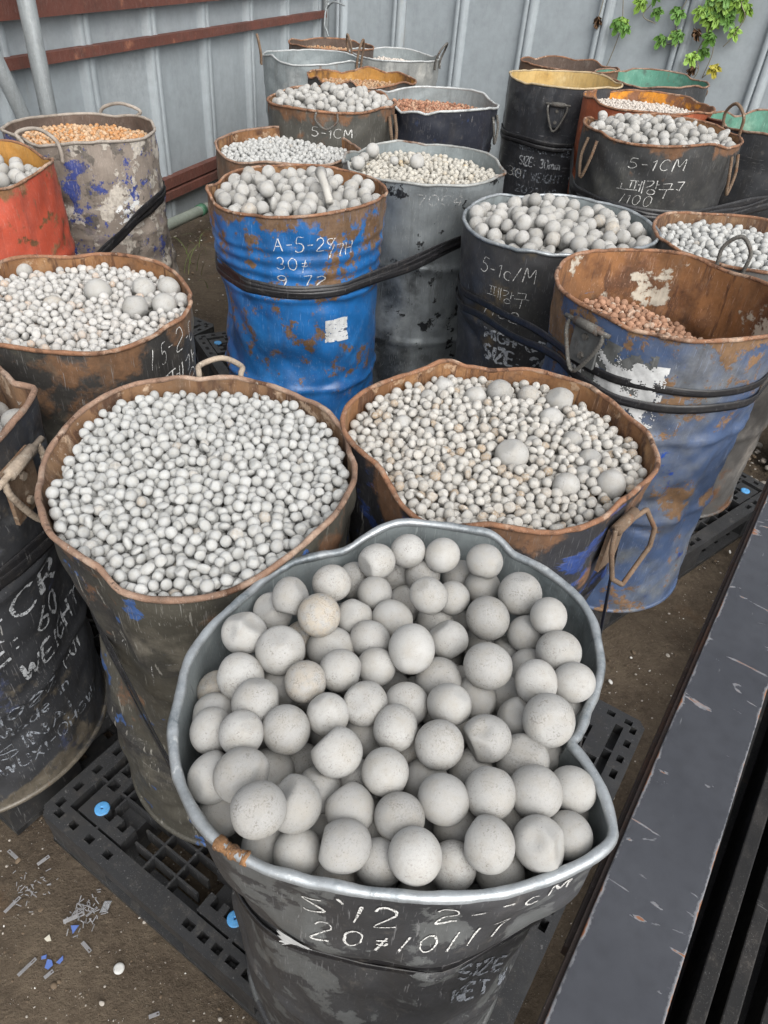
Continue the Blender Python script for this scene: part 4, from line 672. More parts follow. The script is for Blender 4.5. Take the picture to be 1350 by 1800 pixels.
pre4 = big_among('B4', [(0.024, 0.094, 0.034, 0.0336), (0.148, 0.009, 0.030, 0.0321), (0.128, 0.134, 0.036, 0.0310), (0.188, 0.160, 0.036, 0.0290), (0.208, 0.052, 0.034, 0.0305), (0.155, 0.075, 0.052, 0.0229), (0.235, 0.105, 0.043, 0.020), (-0.217, 0.199, 0.040, 0.022), (-0.062, 0.014, 0.046, 0.0259)],
                 'big olive-grey ball lying on the small white balls in the blackened drum at the left', 'big balls in the blackened drum', 32)
heap_small('B4', .0098, .030, .012, m_p4, 'white speckled small balls filling the blackened rust-rimmed drum at the left', 14, sub=2, pre=pre4, layers=1.8, jit=.22)
pre9 = big_among('B9', [(-0.206, 0.134, 0.016, 0.0265), (-0.029, 0.055, 0.024, 0.0276), (-0.246, -0.066, 0.018, 0.0260), (-0.232, 0.043, 0.022, 0.0189), (-0.117, 0.046, 0.026, 0.0172)],
                 'bigger ball resting on the beige small balls in the galvanized grey drum', 'bigger balls in the galvanized drum', 33)
heap_small('B9', .0098, .036, .012, m_p9, 'beige small balls filling the galvanized grey drum behind the bright blue drum', 15, pre=pre9, jit=.25)
heap_small('B10', .0100, .035, .018, m_p2, 'small white balls filling the rust-rimmed drum between the blue drum and the fence', 16, jit=.2)
heap_small('B24', .0120, .032, .012, m_p2, 'small white balls filling the rust-rimmed drum at the right edge', 17, sub=2, jit=.12)
heap_small('B25', .0088, .165, .0, m_pred2, 'rusty pellets lying low in the faded blue drum', 18, sub=2, rv=(.12, .32), tilt=(-.20, .05), jit=.35, lump=.006)
heap_small('B7', .0088, .045, .012, m_porange, 'orange small balls filling the whitewashed drum', 19, jit=.15)
heap_small('B12', .0075, .055, .01, m_pred, 'reddish pellets filling the navy-black drum with the whitish rim', 20, jit=.3, layers=1.6)
heap_small('B20', .0068, .045, .012, m_ppale, 'tiny pale pellets filling the orange-rusted drum', 21, layers=1.5)
heap_small('B13', .0085, .05, .0, m_pbrown, 'brown balls filling the drum with the wavy mustard rim', 22, layers=1.6)
heap_small('B22', .0085, .10, .0, m_pred, 'rusty pellets inside the green-lined drum at the right edge', 23, layers=1.6)
heap_small('B15', .0085, .06, .0, m_ppale, 'pale pellets inside the pale scuffed drum at the back', 24, layers=1.5)
heap_small('B16', .0085, .05, .0, m_pbrown, 'brown pellets inside the drum farthest back in the corner', 25, layers=1.5)
heap_big('B8', .0232, .014, .026, 'grey ball heaped in the bright blue dented drum', 'balls in the bright blue drum', 41, 2.6, 62)
heap_big('B23', .0230, .010, .030, 'grey ball heaped in the black stencilled drum with the silvery rim', 'balls in the silvery-rimmed drum', 42, 2.5, 80)
heap_big('B21', .0200, .014, .040, 'grey ball heaped in the black drum chalked 1100', 'balls in the drum chalked 1100', 43, 2.5, 0)
heap_big('B11', .0205, .012, .045, 'grey ball heaped in the olive-grey drum chalked 5-1CM before the mustard rim', 'balls in the olive-grey drum', 44, 2.5, 0)
heap_big('B6', .0265, .05, .02, 'big pale ball in the orange-red drum at the left edge', 'balls in the orange-red drum', 45, 2.2, 16)
heap_big('B5', .0270, .03, .0, 'big pale ball in the stencilled drum cut by the left edge', 'balls in the stencilled drum at the left', 46, 2.2, 8)
# a broken rod lying across the balls of the blue drum
d8 = DR['B8']; V, F = tubeVF(np.array([[.075, .02, d8.H + .052], [.085, -.03, d8.H + .05], [.105, -.09, d8.H + .035], [.125, -.15, d8.H + .012]]), [.020, .0135, .0125, .0115], 12)
rod = obj('steel_rod', mesh_np('steel_rod', V, F, (ball_mat('dusty_rod', (.52, .51, .48), use_attr=True, scale=.02),), True)); rod.location = (d8.c[0], d8.c[1], d8.zb); tag(rod, 'pale bone-like broken rod lying on the balls in the bright blue drum', 'rod')

# ------------------------------------------------------------------ writing on the drums
L_ = lettering
L_(DR['B1'], 'chalk_writing', "s'l2 2-", -110, -70, .078, .044, 0.0028, CHALK, slope=.012, seed=3, wob=.12, gap=.3)
L_(DR['B1'], 'chalk_writing', '-cM', -67, -50, .046, .026, 0.0024, CHALK, slope=-.012, seed=4, wob=.12, gap=.4)
L_(DR['B1'], 'chalk_writing', "20¢l0ll7", -108, -64, .140, .037, 0.0026, CHALK, slope=.014, seed=5, wob=.12, gap=.42, slant=.12)
L_(DR['B1'], 'stencil_writing', 'SIZE', -66, -45, .36, .050, .010, STENCIL_WORN, seed=6, wob=0, slope=-.10)
L_(DR['B1'], 'stencil_writing', 'NET W', -66, -38, .45, .050, .010, STENCIL_WORN, seed=7, wob=0, slope=-.12)
L_(DR['B8'], 'chalk_writing', 'A-5-2%', -96, -58, .104, .042, 0.0022, CHALK, seed=8, wob=.12, gap=.22)
L_(DR['B8'], 'chalk_writing', '/7H', -62, -46, .128, .034, 0.0019, CHALK, seed=9, wob=.1)
L_(DR['B8'], 'chalk_writing', '30¢', -95, -76, .160, .036, 0.0019, CHALK, seed=10, wob=.12, gap=.3)
L_(DR['B8'], 'chalk_writing', '9 72', -95, -64, .212, .036, 0.0019, CHALK, seed=11, wob=.12, gap=.3)
L_(DR['B4'], 'chalk_writing', 'l.5-2-C', -36, -2, .085, .055, 0.0023, CHALK, slope=.01, seed=12, wob=.12, gap=.3)
L_(DR['B4'], 'chalk_writing', 'PQ', -28, -1, .175, .058, 0.0023, CHALK, slope=.012, seed=13, wob=.05)
L_(DR['B9'], 'chalk_writing', '70C4', -94, -62, .068, .034, 0.0016, CHALK_FAINT, seed=14)
L_(DR['B23'], 'chalk_writing', '5-1c/M', -143, -108, .100, .044, 0.0022, CHALK, seed=15, wob=.14, gap=.26, slant=.05)
L_(DR['B23'], 'chalk_writing', 'PQY', -135, -109, .175, .042, 0.0016, CHALK, seed=16, gap=.15)
L_(DR['B23'], 'chalk_writing', 'l182', -137, -114, .240, .036, 0.0019, CHALK, seed=17, gap=.35, slant=.1)
L_(DR['B23'], 'stencil_writing', 'HIGH-CR S', -134, -82, .325, .040, .0085, STENCIL, seed=18, wob=0, gap=.2)
L_(DR['B23'], 'stencil_writing', 'SIZE: 20', -134, -88, .395, .048, .0095, STENCIL, seed=19, wob=0, gap=.2)
L_(DR['B21'], 'chalk_writing', '5-1CM', -122, -84, .085, .040, 0.0023, CHALK, seed=20, wob=.1, gap=.3, slant=.08)
L_(DR['B21'], 'chalk_writing', '_PQYJ', -124, -80, .172, .046, 0.0022, CHALK, seed=21, gap=.12)
L_(DR['B21'], 'chalk_writing', 'l100', -122, -100, .222, .038, 0.0020, CHALK, seed=22, gap=.3, slant=.12)
L_(DR['B17'], 'stencil_writing', 'HIGH-CR STEEL MA', -134, -58, .315, .036, .0060, STENCIL_WORN, seed=23, wob=0, gap=.2)
L_(DR['B17'], 'stencil_writing', 'SIZE: 30mm', -132, -87, .385, .042, .0068, STENCIL, seed=24, wob=0, gap=.2)
L_(DR['B17'], 'stencil_writing', 'NET WEIGHT: 900', -138, -58, .455, .042, .0066, STENCIL_WORN, seed=25, wob=0, gap=.2)
L_(DR['B17'], 'stencil_writing', '2021 05', -132, -84, .525, .036, .0058, STENCIL_WORN, seed=26, wob=0)
L_(DR['B17'], 'chalk_writing', '30', -147, -128, .455, .045, 0.0020, CHALK, seed=27)
L_(DR['B11'], 'chalk_writing', '5-1CM', -101, -66, .098, .034, 0.0023, CHALK, seed=28, wob=.1, gap=.26)
for s_, a0, a1, v_, h_, wd in (('-CR', -38, 2, .365, .056, .0070), ('ZE: 60', -48, 0, .445, .056, .0070), ('NET WEIGHT', -64, 20, .535, .054, .0070)):
    L_(DR['B5'], 'stencil_writing', s_, a0, a1, v_, h_, wd, STENCIL, seed=29, wob=0, gap=.22)
L_(DR['B5'], 'stencil_writing', '1-01', -8, 8, .625, .040, .0050, STENCIL, seed=30, wob=.1)
for s_, a0, a1, v_ in (('1022', -46, -16, .612), ('Made in', -48, -10, .665), ('SINAI', -50, -14, .722), ('WUXI-OHGWI', -52, 4, .775)):
    L_(DR['B5'], 'stencil_writing', s_, a0, a1, v_, .034, .0036, STENCIL_WORN, seed=31, wob=.06)
L_(DR['B5'], 'chalk_writing', 'l', -26, -22, .20, .09, 0.0027, CHALK, seed=32, slant=-.3)
L_(DR['B5'], 'chalk_writing', 'T', -34, -28, .25, .05, 0.0027, CHALK, seed=33)
L_(DR['B2'], 'chalk_writing', '1-l7', -112, -84, .26, .07, 0.0015, CHALK_FAINT, seed=34, wob=.2, gap=.4)
L_(DR['B3'], 'chalk_writing', 'c', -34, -29, .27, .05, 0.0015, CHALK_FAINT, seed=35)

# paper remnants stuck to the shells
def patch(d, name, p0, p1, v0, v1, mat, keep=.5, seed=0, n=40, lift=.0015, edge=.25, curl=0.0):
    rg = RG(seed); a = np.radians(np.linspace(p0, p1, n + 1)); v = np.linspace(v0, v1, n + 1); A, Vv = np.meshgrid(a, v)
    P = d.S(A.ravel(), Vv.ravel(), off=lift)
    y, x = np.mgrid[0:n, 0:n] / n + .5 / n
    f = sum(np.sin(rg.uniform(4, 26) * x + rg.uniform(4, 26) * y * rg.choice([-1, 1]) + rg.uniform(0, 6)) for _ in range(9)) / 3 + rg.normal(0, .25, x.shape)
    border = np.minimum(np.minimum(x, 1 - x), np.minimum(y, 1 - y)) / edge
    m_ = (f * .35 + keep + np.minimum(border, 1) * .5 - .5) > .0
    F = grid_faces(n + 1, n + 1)[m_.ravel()][:, ::-1]
    return obj(name, mesh_np(name, P, F, (mat,), False), d.root)
m_paper = paint('torn_paper_label', (.60, .61, .61), [((.38, .39, .40), 14, .6, .08, {}), ((.10, .10, .11), 30, .70, .03, {}), ((.72, .72, .72), 18, .58, .1, {})], .7, 0, .1, .3, 60, 8)
m_paper2 = paint('printed_sticker', (.62, .64, .65), [((.05, .06, .1), 22, .63, .02, dict(st=(1, 1, 3))), ((.08, .10, .20), 60, .62, .02, dict(st=(1, 1, 4)))], .6, 0, .06, .2, 61, 8)
m_grey = paint('grey_primer', (.11, .115, .115), [((.06, .06, .06), 12, .6, .1, {}), ((.3, .3, .29), 30, .68, .04, {})], .6, 0, .2, .3, 62, 8)
patch(DR['B8'], 'sticker', -64, -46, .335, .415, m_paper2, .62, 3, 36, edge=.06)
patch(DR['B25'], 'grey_primer_patch', -150, -106, .05, .24, m_grey, .45, 4, 50, lift=.001)
patch(DR['B25'], 'torn_label', -134, -100, .075, .255, m_paper, .36, 5, 64, lift=.0025, edge=.2)
patch(DR['B25'], 'torn_label', -150, -140, .10, .22, m_paper, .16, 6, 36, lift=.0025)
patch(DR['B7'], 'plaster_patch', -60, -30, .20, .33, m_paper, -.05, 7, 40, lift=.002)
# curled scrap of paper on the foreground drum
dd = DR['B1']; n_ = 30; ph = np.radians(np.linspace(-117, -107, n_)); vv = np.linspace(.165, .225, n_)
A_, V_ = np.meshgrid(ph, vv); k_ = np.linspace(0, 1, n_); P_ = dd.S(A_.ravel(), V_.ravel(), off=.003); P_ = P_.reshape(n_, n_, 3)
P_ += (np.array([-.35, -.92, .25]) * .016)[None, None] * ((k_[:, None] * (1 - k_[None] * .9)) ** 1.5)[..., None]
keep_ = np.array([[(j < 26 - i * .75 + 2.2 * math.sin(i * .8) + 1.2 * math.sin(i * 1.9)) and (j > i * .10 + 1.5 * math.sin(i * .9)) for j in range(n_ - 1)] for i in range(n_ - 1)])
obj('torn_paper', mesh_np('torn_paper', P_.reshape(-1, 3), grid_faces(n_, n_)[keep_.ravel()], (m_paper,)), dd.root)

# crust of rust on the foreground rim
th_ = np.radians(np.linspace(-129, -121, 26)); P_ = d1.S(th_, np.zeros(26)); rr_ = .0066 * (1.03 + .16 * np.abs(np.sin(np.arange(26) * 1.7)) + .10 * np.sin(np.arange(26) * .6)); rr_[0] = rr_[-1] = .0055
V, F = tubeVF(P_, rr_, 8); V = V + RG(9).normal(0, .0006, V.shape); obj('rust_crust', mesh_np('rust_crust', V, F, (paint('orange_rust_crust', (.22, .115, .05), [((.40, .36, .31), 30, .53, .06, {}), (RUSTD, 40, .55, .06, {})], .95, 0, .4, .8, 63, 40),)), d1.root)

# ------------------------------------------------------------------ handles
handle(DR['B25'], -141, .035, m_rebar_grey, 'drop', .105, .115, .0052, platemat=m_grey)
handle(DR['B17'], -101, .075, m_rebar_grey, 'drop', .095, .12, .005, platemat=m_sh['B17'])
handle(DR['B5'], -3, .055, m_rebar_pale, 'drop', .12, .13, .0062, platemat=m_rebar, tubemat=m_rebar_pale)
d3_ = DR['B3']; p_, t_, n_v = d3_.frame(-40, .05); z_ = np.array([0, 0, 1.0]); o_ = p_ + n_v * .016
ring = [o_ + t_ * a + z_ * b + n_v * c for a, b, c in ((-.035, .0, 0), (.055, .006, .012), (.085, -.045, .03), (.082, -.085, .035), (.02, -.150, .03), (-.02, -.115, .02), (-.042, -.04, .008), (-.035, .0, 0))]
h3 = obj('handle', mesh_np('handle', *tubeVF(resample(np.array(ring), .004), .0048, 8), (m_rebar,)), d3_.root)
V, F = tubeVF(np.array([o_ - t_ * .032 - z_ * .002, o_ + t_ * .034 + z_ * .004]), .0115, 10); obj('hinge_tube', mesh_np('hinge_tube', V, F, (m_rebar,)), h3)
V, F = orient_box(p_ + n_v * .006 - z_ * .06, t_, n_v, z_, .03, .004, .05); obj('hinge_plate', mesh_np('hinge_plate', V, F, (m_rebar,), False), h3)
handle(DR['B2'], 97, .0, m_rebar_pale, 'up', .085, .012, .006, ribs=False, lean=.05)
handle(DR['B24'], -117, .0, m_rebar_grey, 'up', .075, .09, .0055, lean=.0)
handle(DR['B7'], -100, .0, m_grime_rim, 'up', .16, .055, .0075, lean=-.03, ribs=False, twist=-.03)
handle(DR['B7'], 82, .0, m_grime_rim, 'up', .17, .055, .0075, lean=-.01, ribs=False, twist=-.03)
handle(DR['B21'], -155, .03, m_rebar, 'side', .06, .14, .006); handle(DR['B21'], -40, .03, m_rebar, 'side', .06, .14, .006)
handle(DR['B11'], -88, .0, m_rebar_grey, 'side', .09, .06, .0045); handle(DR['B11'], -20, .03, m_rebar, 'side', .06, .15, .0075)
handle(DR['B12'], -22, .03, m_rebar_grey, 'side', .06, .12, .006)
handle(DR['B14'], -165, .0, m_rebar, 'up', .05, .10, .007); handle(DR['B14'], -20, .0, m_rebar, 'up', .06, .12, .007)
handle(DR['B15'], -20, .0, m_rebar_grey, 'up', .09, .10, .0065, lean=.05); handle(DR['B15'], -155, .0, m_rebar, 'up', .07, .10, .0065)
handle(DR['B22'], -150, .0, m_rebar, 'up', .10, .10, .0065)
handle(DR['B19'], 10, .02, m_rebar, 'side', .06, .06, .006)

# ------------------------------------------------------------------ plastic pallets
m_pal = paint('black_pallet_plastic', (.030, .031, .033), [((.075, .075, .074), 5, .56, .2, dict(op=.7)), ((.12, .105, .085), 9, .63, .15, dict(op=.6)), scr((.16, .16, .16), .66)], .48, 0, .2, .25, 70, 4)
m_disc = paint('blue_rubber_disc', (.10, .36, .72), [((.25, .5, .8), 30, .55, .1, {}), ((.05, .16, .35), 40, .66, .05, {})], .6, 0, .1, .3, 71, 20)
def pallet_mesh(LX, LY, zt=.15, res=.0055):
    nx, ny = int(round(LX / res)), int(round(LY / res)); x = (np.arange(nx) + .5) * LX / nx; y = (np.arange(ny) + .5) * LY / ny; X, Y = np.meshgrid(x, y, indexing='ij')
    def rect(x0, x1, y0, y1): return (X > x0) & (X < x1) & (Y > y0) & (Y < y1)
    S_ = np.zeros((nx, ny), bool)
    # thin grid
    S_ |= (np.abs((X - .20) / .0335 - np.round((X - .20) / .0335)) < .09) if False else (np.abs(((Y - .08) / .034) % 1 - .5) > .43)
    S_ |= np.abs(((X - .08) / .071) % 1 - .5) > .455
    # support blocks: openings with pads
    bx = [(.050, .235), (LX / 2 - .12, LX / 2 + .12), (LX - .235, LX - .050)]; by = [(.050, .235), (LY / 2 - .12, LY / 2 + .12), (LY - .235, LY - .050)]
    for i, (a, b) in enumerate(bx):
        for j, (c, d) in enumerate(by):
            if i == 1 and j == 1: S_ |= rect(a, b, c, d); continue
            S_ &= ~rect(a, b, c, d)
            if i != 1:
                e = a + .022 if i == 0 else b - .072; S_ |= rect(e, e + .05, c + .02, d - .02)
            if j != 1:
                e = c + .0 if j == 0 else d - .05; S_ |= rect(a + .02, b - .02, e + .005, e + .05)
            S_ |= rect((a + b) / 2 - .003, (a + b) / 2 + .003, c, d) | rect(a, b, (c + d) / 2 - .003, (c + d) / 2 + .003)
    brd = (X < .050) | (X > LX - .050) | (Y < .050) | (Y > LY - .050); S_ |= brd
    # slots in the border and pads
    for L, A, Bc in ((LX, X, Y), (LY, Y, X)):
        M2 = Bc.max() + .5 * res
        for k in (.045, .095, .15, .21, L / 2 - .09, L / 2 - .05, L / 2 - .01, L / 2 + .03, L / 2 + .07, L - .15, L - .20, L - .095, L - .045):
            for off in (.026, M2 - .026):
                S_ &= ~((np.abs(A - k) < .012) & (np.abs(Bc - off) < .0075))
        for k in (.145, .185, L / 2 - .07, L / 2 - .035, L - .19):
            for off in (.092, M2 - .092):
                S_ &= ~((np.abs(A - k) < .011) & (np.abs(Bc - off) < .014))
    for cx, cy in ((0, 0), (LX, 0), (0, LY), (LX, LY)):      # rounded corners
        qx, qy = abs(X - cx), abs(Y - cy); S_ &= ~((qx < .03) & (qy < .03) & ((.03 - qx) ** 2 + (.03 - qy) ** 2 > .03 ** 2))
    parts = []; gx, gy = LX / nx, LY / ny
    quads = []
    # greedy top faces
    act = {}
    for i in range(nx + 1):
        runs = set()
        if i < nx:
            row = np.r_[0, S_[i].astype(int), 0]; df = np.diff(row); st = np.where(df == 1)[0]; en = np.where(df == -1)[0]; runs = set(zip(st.tolist(), en.tolist()))
        for r_ in list(act):
            if r_ not in runs:
                i0 = act.pop(r_); quads.append((i0 * gx, i * gx, r_[0] * gy, r_[1] * gy))
        for r_ in runs: act.setdefault(r_, i)
    V, F = [], []
    def q4(a, b, c, d):
        n0 = len(V); V.extend((a, b, c, d)); F.append((n0, n0 + 1, n0 + 2, n0 + 3))
    for x0, x1, y0, y1 in quads: q4((x0, y0, zt), (x1, y0, zt), (x1, y1, zt), (x0, y1, zt))
    zl = zt - .042
    # vertical walls along every edge of a solid cell
    for i in range(nx + 1):
        l = S_[i - 1] if i > 0 else np.zeros(ny, bool); r_ = S_[i] if i < nx else np.zeros(ny, bool); e = np.r_[0, (l != r_).astype(int), 0]; df = np.diff(e)
        for a, b in zip(np.where(df == 1)[0], np.where(df == -1)[0]): q4((i * gx, a * gy, zl), (i * gx, b * gy, zl), (i * gx, b * gy, zt), (i * gx, a * gy, zt))
    for j in range(ny + 1):
        l = S_[:, j - 1] if j > 0 else np.zeros(nx, bool); r_ = S_[:, j] if j < ny else np.zeros(nx, bool); e = np.r_[0, (l != r_).astype(int), 0]; df = np.diff(e)
        for a, b in zip(np.where(df == 1)[0], np.where(df == -1)[0]): q4((a * gx, j * gy, zl), (b * gx, j * gy, zl), (b * gx, j * gy, zt), (a * gx, j * gy, zt))
    deck = (np.array(V), np.array(F))
    # lower frame: nine feet, skid strips with slots
    low = []
    for (a, b) in ((.006, .20), (LX / 2 - .1, LX / 2 + .1), (LX - .20, LX - .006)):
        for (c, d) in ((.006, .20), (LY / 2 - .1, LY / 2 + .1), (LY - .20, LY - .006)):
            low.append(boxVF(a, b, c, d, .012, zl + .004))
    for L, sw in ((LX, 0), (LY, 1)):
        M2 = LY if sw == 0 else LX
        for o in (.004, M2 - .094, M2 / 2 - .045):
            segs = [0.02]; k = .22
            while k < L - .22: segs += [k, k + .022]; k += .085
            segs.append(L - .02)
            for a, b in ((o, o + .028), (o + .062, o + .09)):
                low.append(boxVF(.004, L - .004, a, b, 0, .018) if sw == 0 else boxVF(a, b, .004, L - .004, 0, .0175))
            for a, b in zip(segs[0::2], segs[1::2]):
                low.append(boxVF(a, b if b - a > .02 else a + .02, o + .028, o + .062, 0.001, .0165) if sw == 0 else boxVF(o + .028, o + .062, a, b if b - a > .02 else a + .02, 0.001, .0155))
    return deck, join(low)
PM = {}
def pallet(label, org, ang, LX=1.1, LY=1.1, z=0.0, discs=True):
    if (LX, LY) not in PM:
        dk, lw = pallet_mesh(LX, LY); PM[(LX, LY)] = (mesh_np('deck', *dk, (m_pal,), False), mesh_np('lower_frame', *lw, (m_pal,), False))
    r = tag(empty('plastic_pallet', (org[0], org[1], z), ang), label, 'pallet', 'black plastic pallets under the drums')
    obj('deck', PM[(LX, LY)][0], r); obj('lower_frame', PM[(LX, LY)][1], r)
    if 'disc' not in PM:
        Pd = [(.0001, -.004), (.0026, -.0035), (.003, .0028), (.0045, .0034), (.008, .0022), (.0145, .0026), (.017, .0018), (.0174, -.004)]
        an = np.arange(24) * 2 * np.pi / 24; V = np.array([[r_ * math.cos(t), r_ * math.sin(t), h_] for r_, h_ in Pd for t in an]); PM['disc'] = mesh_np('anti_slip_disc', V, grid_faces(24, len(Pd), True), (m_disc,))
    for x in (.115, LX / 2, LX - .115):
        for y in (.088,):
            obj('anti_slip_disc', PM['disc'], r, (x if x != LX / 2 else LX / 2 - .02, y, .152))
    return r
AA = math.radians(-30.5)
pallet('black plastic pallet under the foreground drum, its blue discs showing at the lower left', (-.737, .805), AA)
pallet('black plastic pallet under the drums at the left edge, only its corner showing', (-1.770, 1.365), AA)
pallet('black plastic pallet at the right under the faded blue drum, slotted side facing the dirt', (.64, 1.545), math.radians(41), 1.23, 1.1)
pallet('black plastic pallet under the bright blue drum, corner showing beside it', (-1.02, 3.25), math.radians(-59), 1.23, 1.1)
pallet('black plastic pallet under the whitewashed drum, just its tip showing', (-2.446, 3.0), AA)
pallet('black plastic pallet below the olive-grey drum in front of the corner', (-.78, 3.62), 0.0)
pallet('black plastic pallet below the pale drums in the fence corner', (-1.05, 4.85), 0.0, 1.23, 1.1)
pallet('black plastic pallet below the drum chalked 1100 at the right', (.72, 2.98), math.radians(10), 1.23, 1.1)
pallet('black plastic pallet below the tan-lined black drum', (.40, 4.22), 0.0, 1.23, 1.1)

# ------------------------------------------------------------------ black strapping round each group of drums
m_strap = paint('black_strap_film', (.016, .016, .018), [((.05, .05, .055), 6, .6, .15, dict(st=(1, 1, 20)))], .42, 0, .2, .3, 75, 6)
def hull2(P):
    o = np.lexsort((P[:, 1], P[:, 0])); 
    def half(idx):
        h = []
        for i in idx:
            while len(h) > 1:
                a, b = P[h[-2]], P[h[-1]]
                if (b[0] - a[0]) * (P[i][1] - a[1]) - (b[1] - a[1]) * (P[i][0] - a[0]) > 0: break
                h.pop()
            h.append(i)
        return h
    l = half(o); u = half(o[::-1]); return l[:-1] + u[:-1]
def strap(label, zs, strands=((0, .030),), seed=0, group='black straps round the drums'):
    rg = RG(seed); pts = []
    for k, z in zs.items():
        d = DR[k]; th = np.arange(120) * 2 * np.pi / 120; f = z if callable(z) else (lambda t, z=z: np.full_like(t, z))
        zz = f(th); v = d.H + d.zb - zz; pts.append(np.c_[d.W(d.S(th, v, off=.003))[:, :2], zz])
    P = np.concatenate(pts); H_ = P[hull2(P[:, :2])]; Q = resample(H_, .02, closed=True)
    T = np.roll(Q, -1, 0) - np.roll(Q, 1, 0); T[:, 2] = 0; T /= np.linalg.norm(T, axis=1, keepdims=True); Nn = np.stack([T[:, 1], -T[:, 0], 0 * T[:, 0]], -1)
    r = tag(empty('strap', (Q[0][0], Q[0][1], Q[0][2])), label, 'strap', group) if len(strands) > 1 else None
    org = Q[0]
    for i, (dz, wd) in enumerate(strands):
        s_ = np.arange(len(Q)) / len(Q) * 2 * np.pi; wob = sum(rg.normal(0, .0022) * np.sin(m_ * s_ + rg.uniform(0, 6)) for m_ in range(2, 12)); tw = sum(rg.normal(0, .045) * np.sin(m_ * s_ + rg.uniform(0, 6)) for m_ in range(2, 14))
        C_ = Q + np.array([0, 0, dz]) + np.c_[0 * s_, 0 * s_, wob] + Nn * (.0015 + .0012 * i); A_ = np.stack([Nn[:, 0] * np.sin(tw) * .5, Nn[:, 1] * np.sin(tw) * .5, np.cos(tw)], -1)
        prof = [(-.5, .0), (-.2, .0022), (.15, .0006), (.5, .002), (.5, -.0002), (-.5, -.0012)]
        V = np.concatenate([C_ + A_ * (p * wd) + Nn * (q + np.abs(np.sin(tw)) * wd * .35)[:, None] if np.ndim(q) else C_ + A_ * (p * wd) + Nn * (q + np.abs(np.sin(tw)) * wd * .30)[:, None] for p, q in prof])
        n = len(Q); Fq = []
        for a in range(len(prof)):
            b = (a + 1) % len(prof); j = np.arange(n); j2 = (j + 1) % n; Fq.append(np.stack([a * n + j, a * n + j2, b * n + j2, b * n + j], -1))
        o = obj('strap_band' if r else 'strap', mesh_np('strap_band', V - org, np.concatenate(Fq), (m_strap,)), r)
        if not r: o.location = org; tag(o, label, 'strap', group)
strap('thick black strap round the bright blue drum and the galvanized drum', dict(B8=.868, B9=.93, B10=.88), ((.008, .030), (-.004, .030), (-.014, .022)), 1)
strap('double black strap round the faded blue drum and the silvery-rimmed drum', dict(B23=.835, B25=lambda t: .955 + .05 * np.sin(t) * 0, B24=1.0), ((.024, .022), (-.020, .024)), 2)
strap('black strap round the stencilled drum cut by the left edge', dict(B5=.795, B4=.80), ((.008, .032), (-.008, .028)), 3)
strap('thin dark strap joining the three front drums', dict(B1=.755, B2=.80, B3=.80), ((.006, .020), (-.010, .016)), 4)
strap('black strap round the drum chalked 1100', dict(B21=.965, B20=.97, B22=1.0), ((.016, .034), (-.004, .03), (-.020, .030)), 5)
strap('black strap round the tan-lined black drum', dict(B17=.945, B18=.95, B19=.96), ((.012, .022), (-.010, .02)), 6)
strap('black strap slanting across the whitewashed drum', dict(B6=.66, B7=.80), ((.008, .036), (-.010, .034)), 7)
strap('black strap low on the navy-black drum', dict(B11=.92, B12=.93, B13=.94), ((0, .024),), 8)

# ------------------------------------------------------------------ ground
m_dirt = NT('packed_dirt'); co = m_dirt.tc.outputs['Object']
c_ = m_dirt.mix(m_dirt.ramp(m_dirt.noise(co, 1.6, 8, .62), .35, .66), (.082, .064, .047), (.145, .113, .080))
c_ = m_dirt.mix(m_dirt.math('MULTIPLY', m_dirt.ramp(m_dirt.noise(co, 9, 10, .75), .42, .66), .75), c_, (.055, .040, .029))
c_ = m_dirt.mix(m_dirt.math('MULTIPLY', m_dirt.ramp(m_dirt.noise(co, 45, 8, .8), .47, .68), .75), c_, (.16, .127, .09))
c_ = m_dirt.mix(m_dirt.ramp(m_dirt.noise(co, 240, 2, .5), .735, .76), c_, (.50, .47, .42))
c_ = m_dirt.mix(m_dirt.math('MULTIPLY', m_dirt.ramp(m_dirt.noise(co, 2.6, 6, .6), .60, .72), .6), c_, (.14, .075, .035))
hh = m_dirt.math('ADD', m_dirt.math('MULTIPLY', m_dirt.noise(co, 30, 8, .7), 1.0), m_dirt.math('MULTIPLY', m_dirt.noise(co, 140, 6, .7), .35))
m_dirt = m_dirt.P(col=c_, rough=.92, spec=.25, normal=m_dirt.bump(hh, .9, .018))
gx = np.unique(np.concatenate([[-150, -60, -25, -12, -6, -4], np.arange(-3, 3.01, .04), [4, 6, 12, 25, 60, 150]])); gy = np.unique(np.concatenate([[-150, -60, -25, -10, -4, -1.5], np.arange(-.6, 8.01, .04), [9, 12, 25, 60, 150]]))
X, Y = np.meshgrid(gx, gy); rgq = RG(8); Zg = sum(rgq.normal(0, .004) * np.sin(X * rgq.uniform(2, 14) + Y * rgq.uniform(-14, 14) + rgq.uniform(0, 6)) for _ in range(14)) - .012; Zg = np.where((np.abs(X) > 3.2) | (Y > 8.2) | (Y < -.8), -.012, np.minimum(Zg, -.001))
o = obj('ground', mesh_np('ground', np.c_[X.ravel(), Y.ravel(), Zg.ravel()], grid_faces(len(gx), len(gy)), (m_dirt,))); tag(o, 'packed brown dirt of the yard', kind='structure')
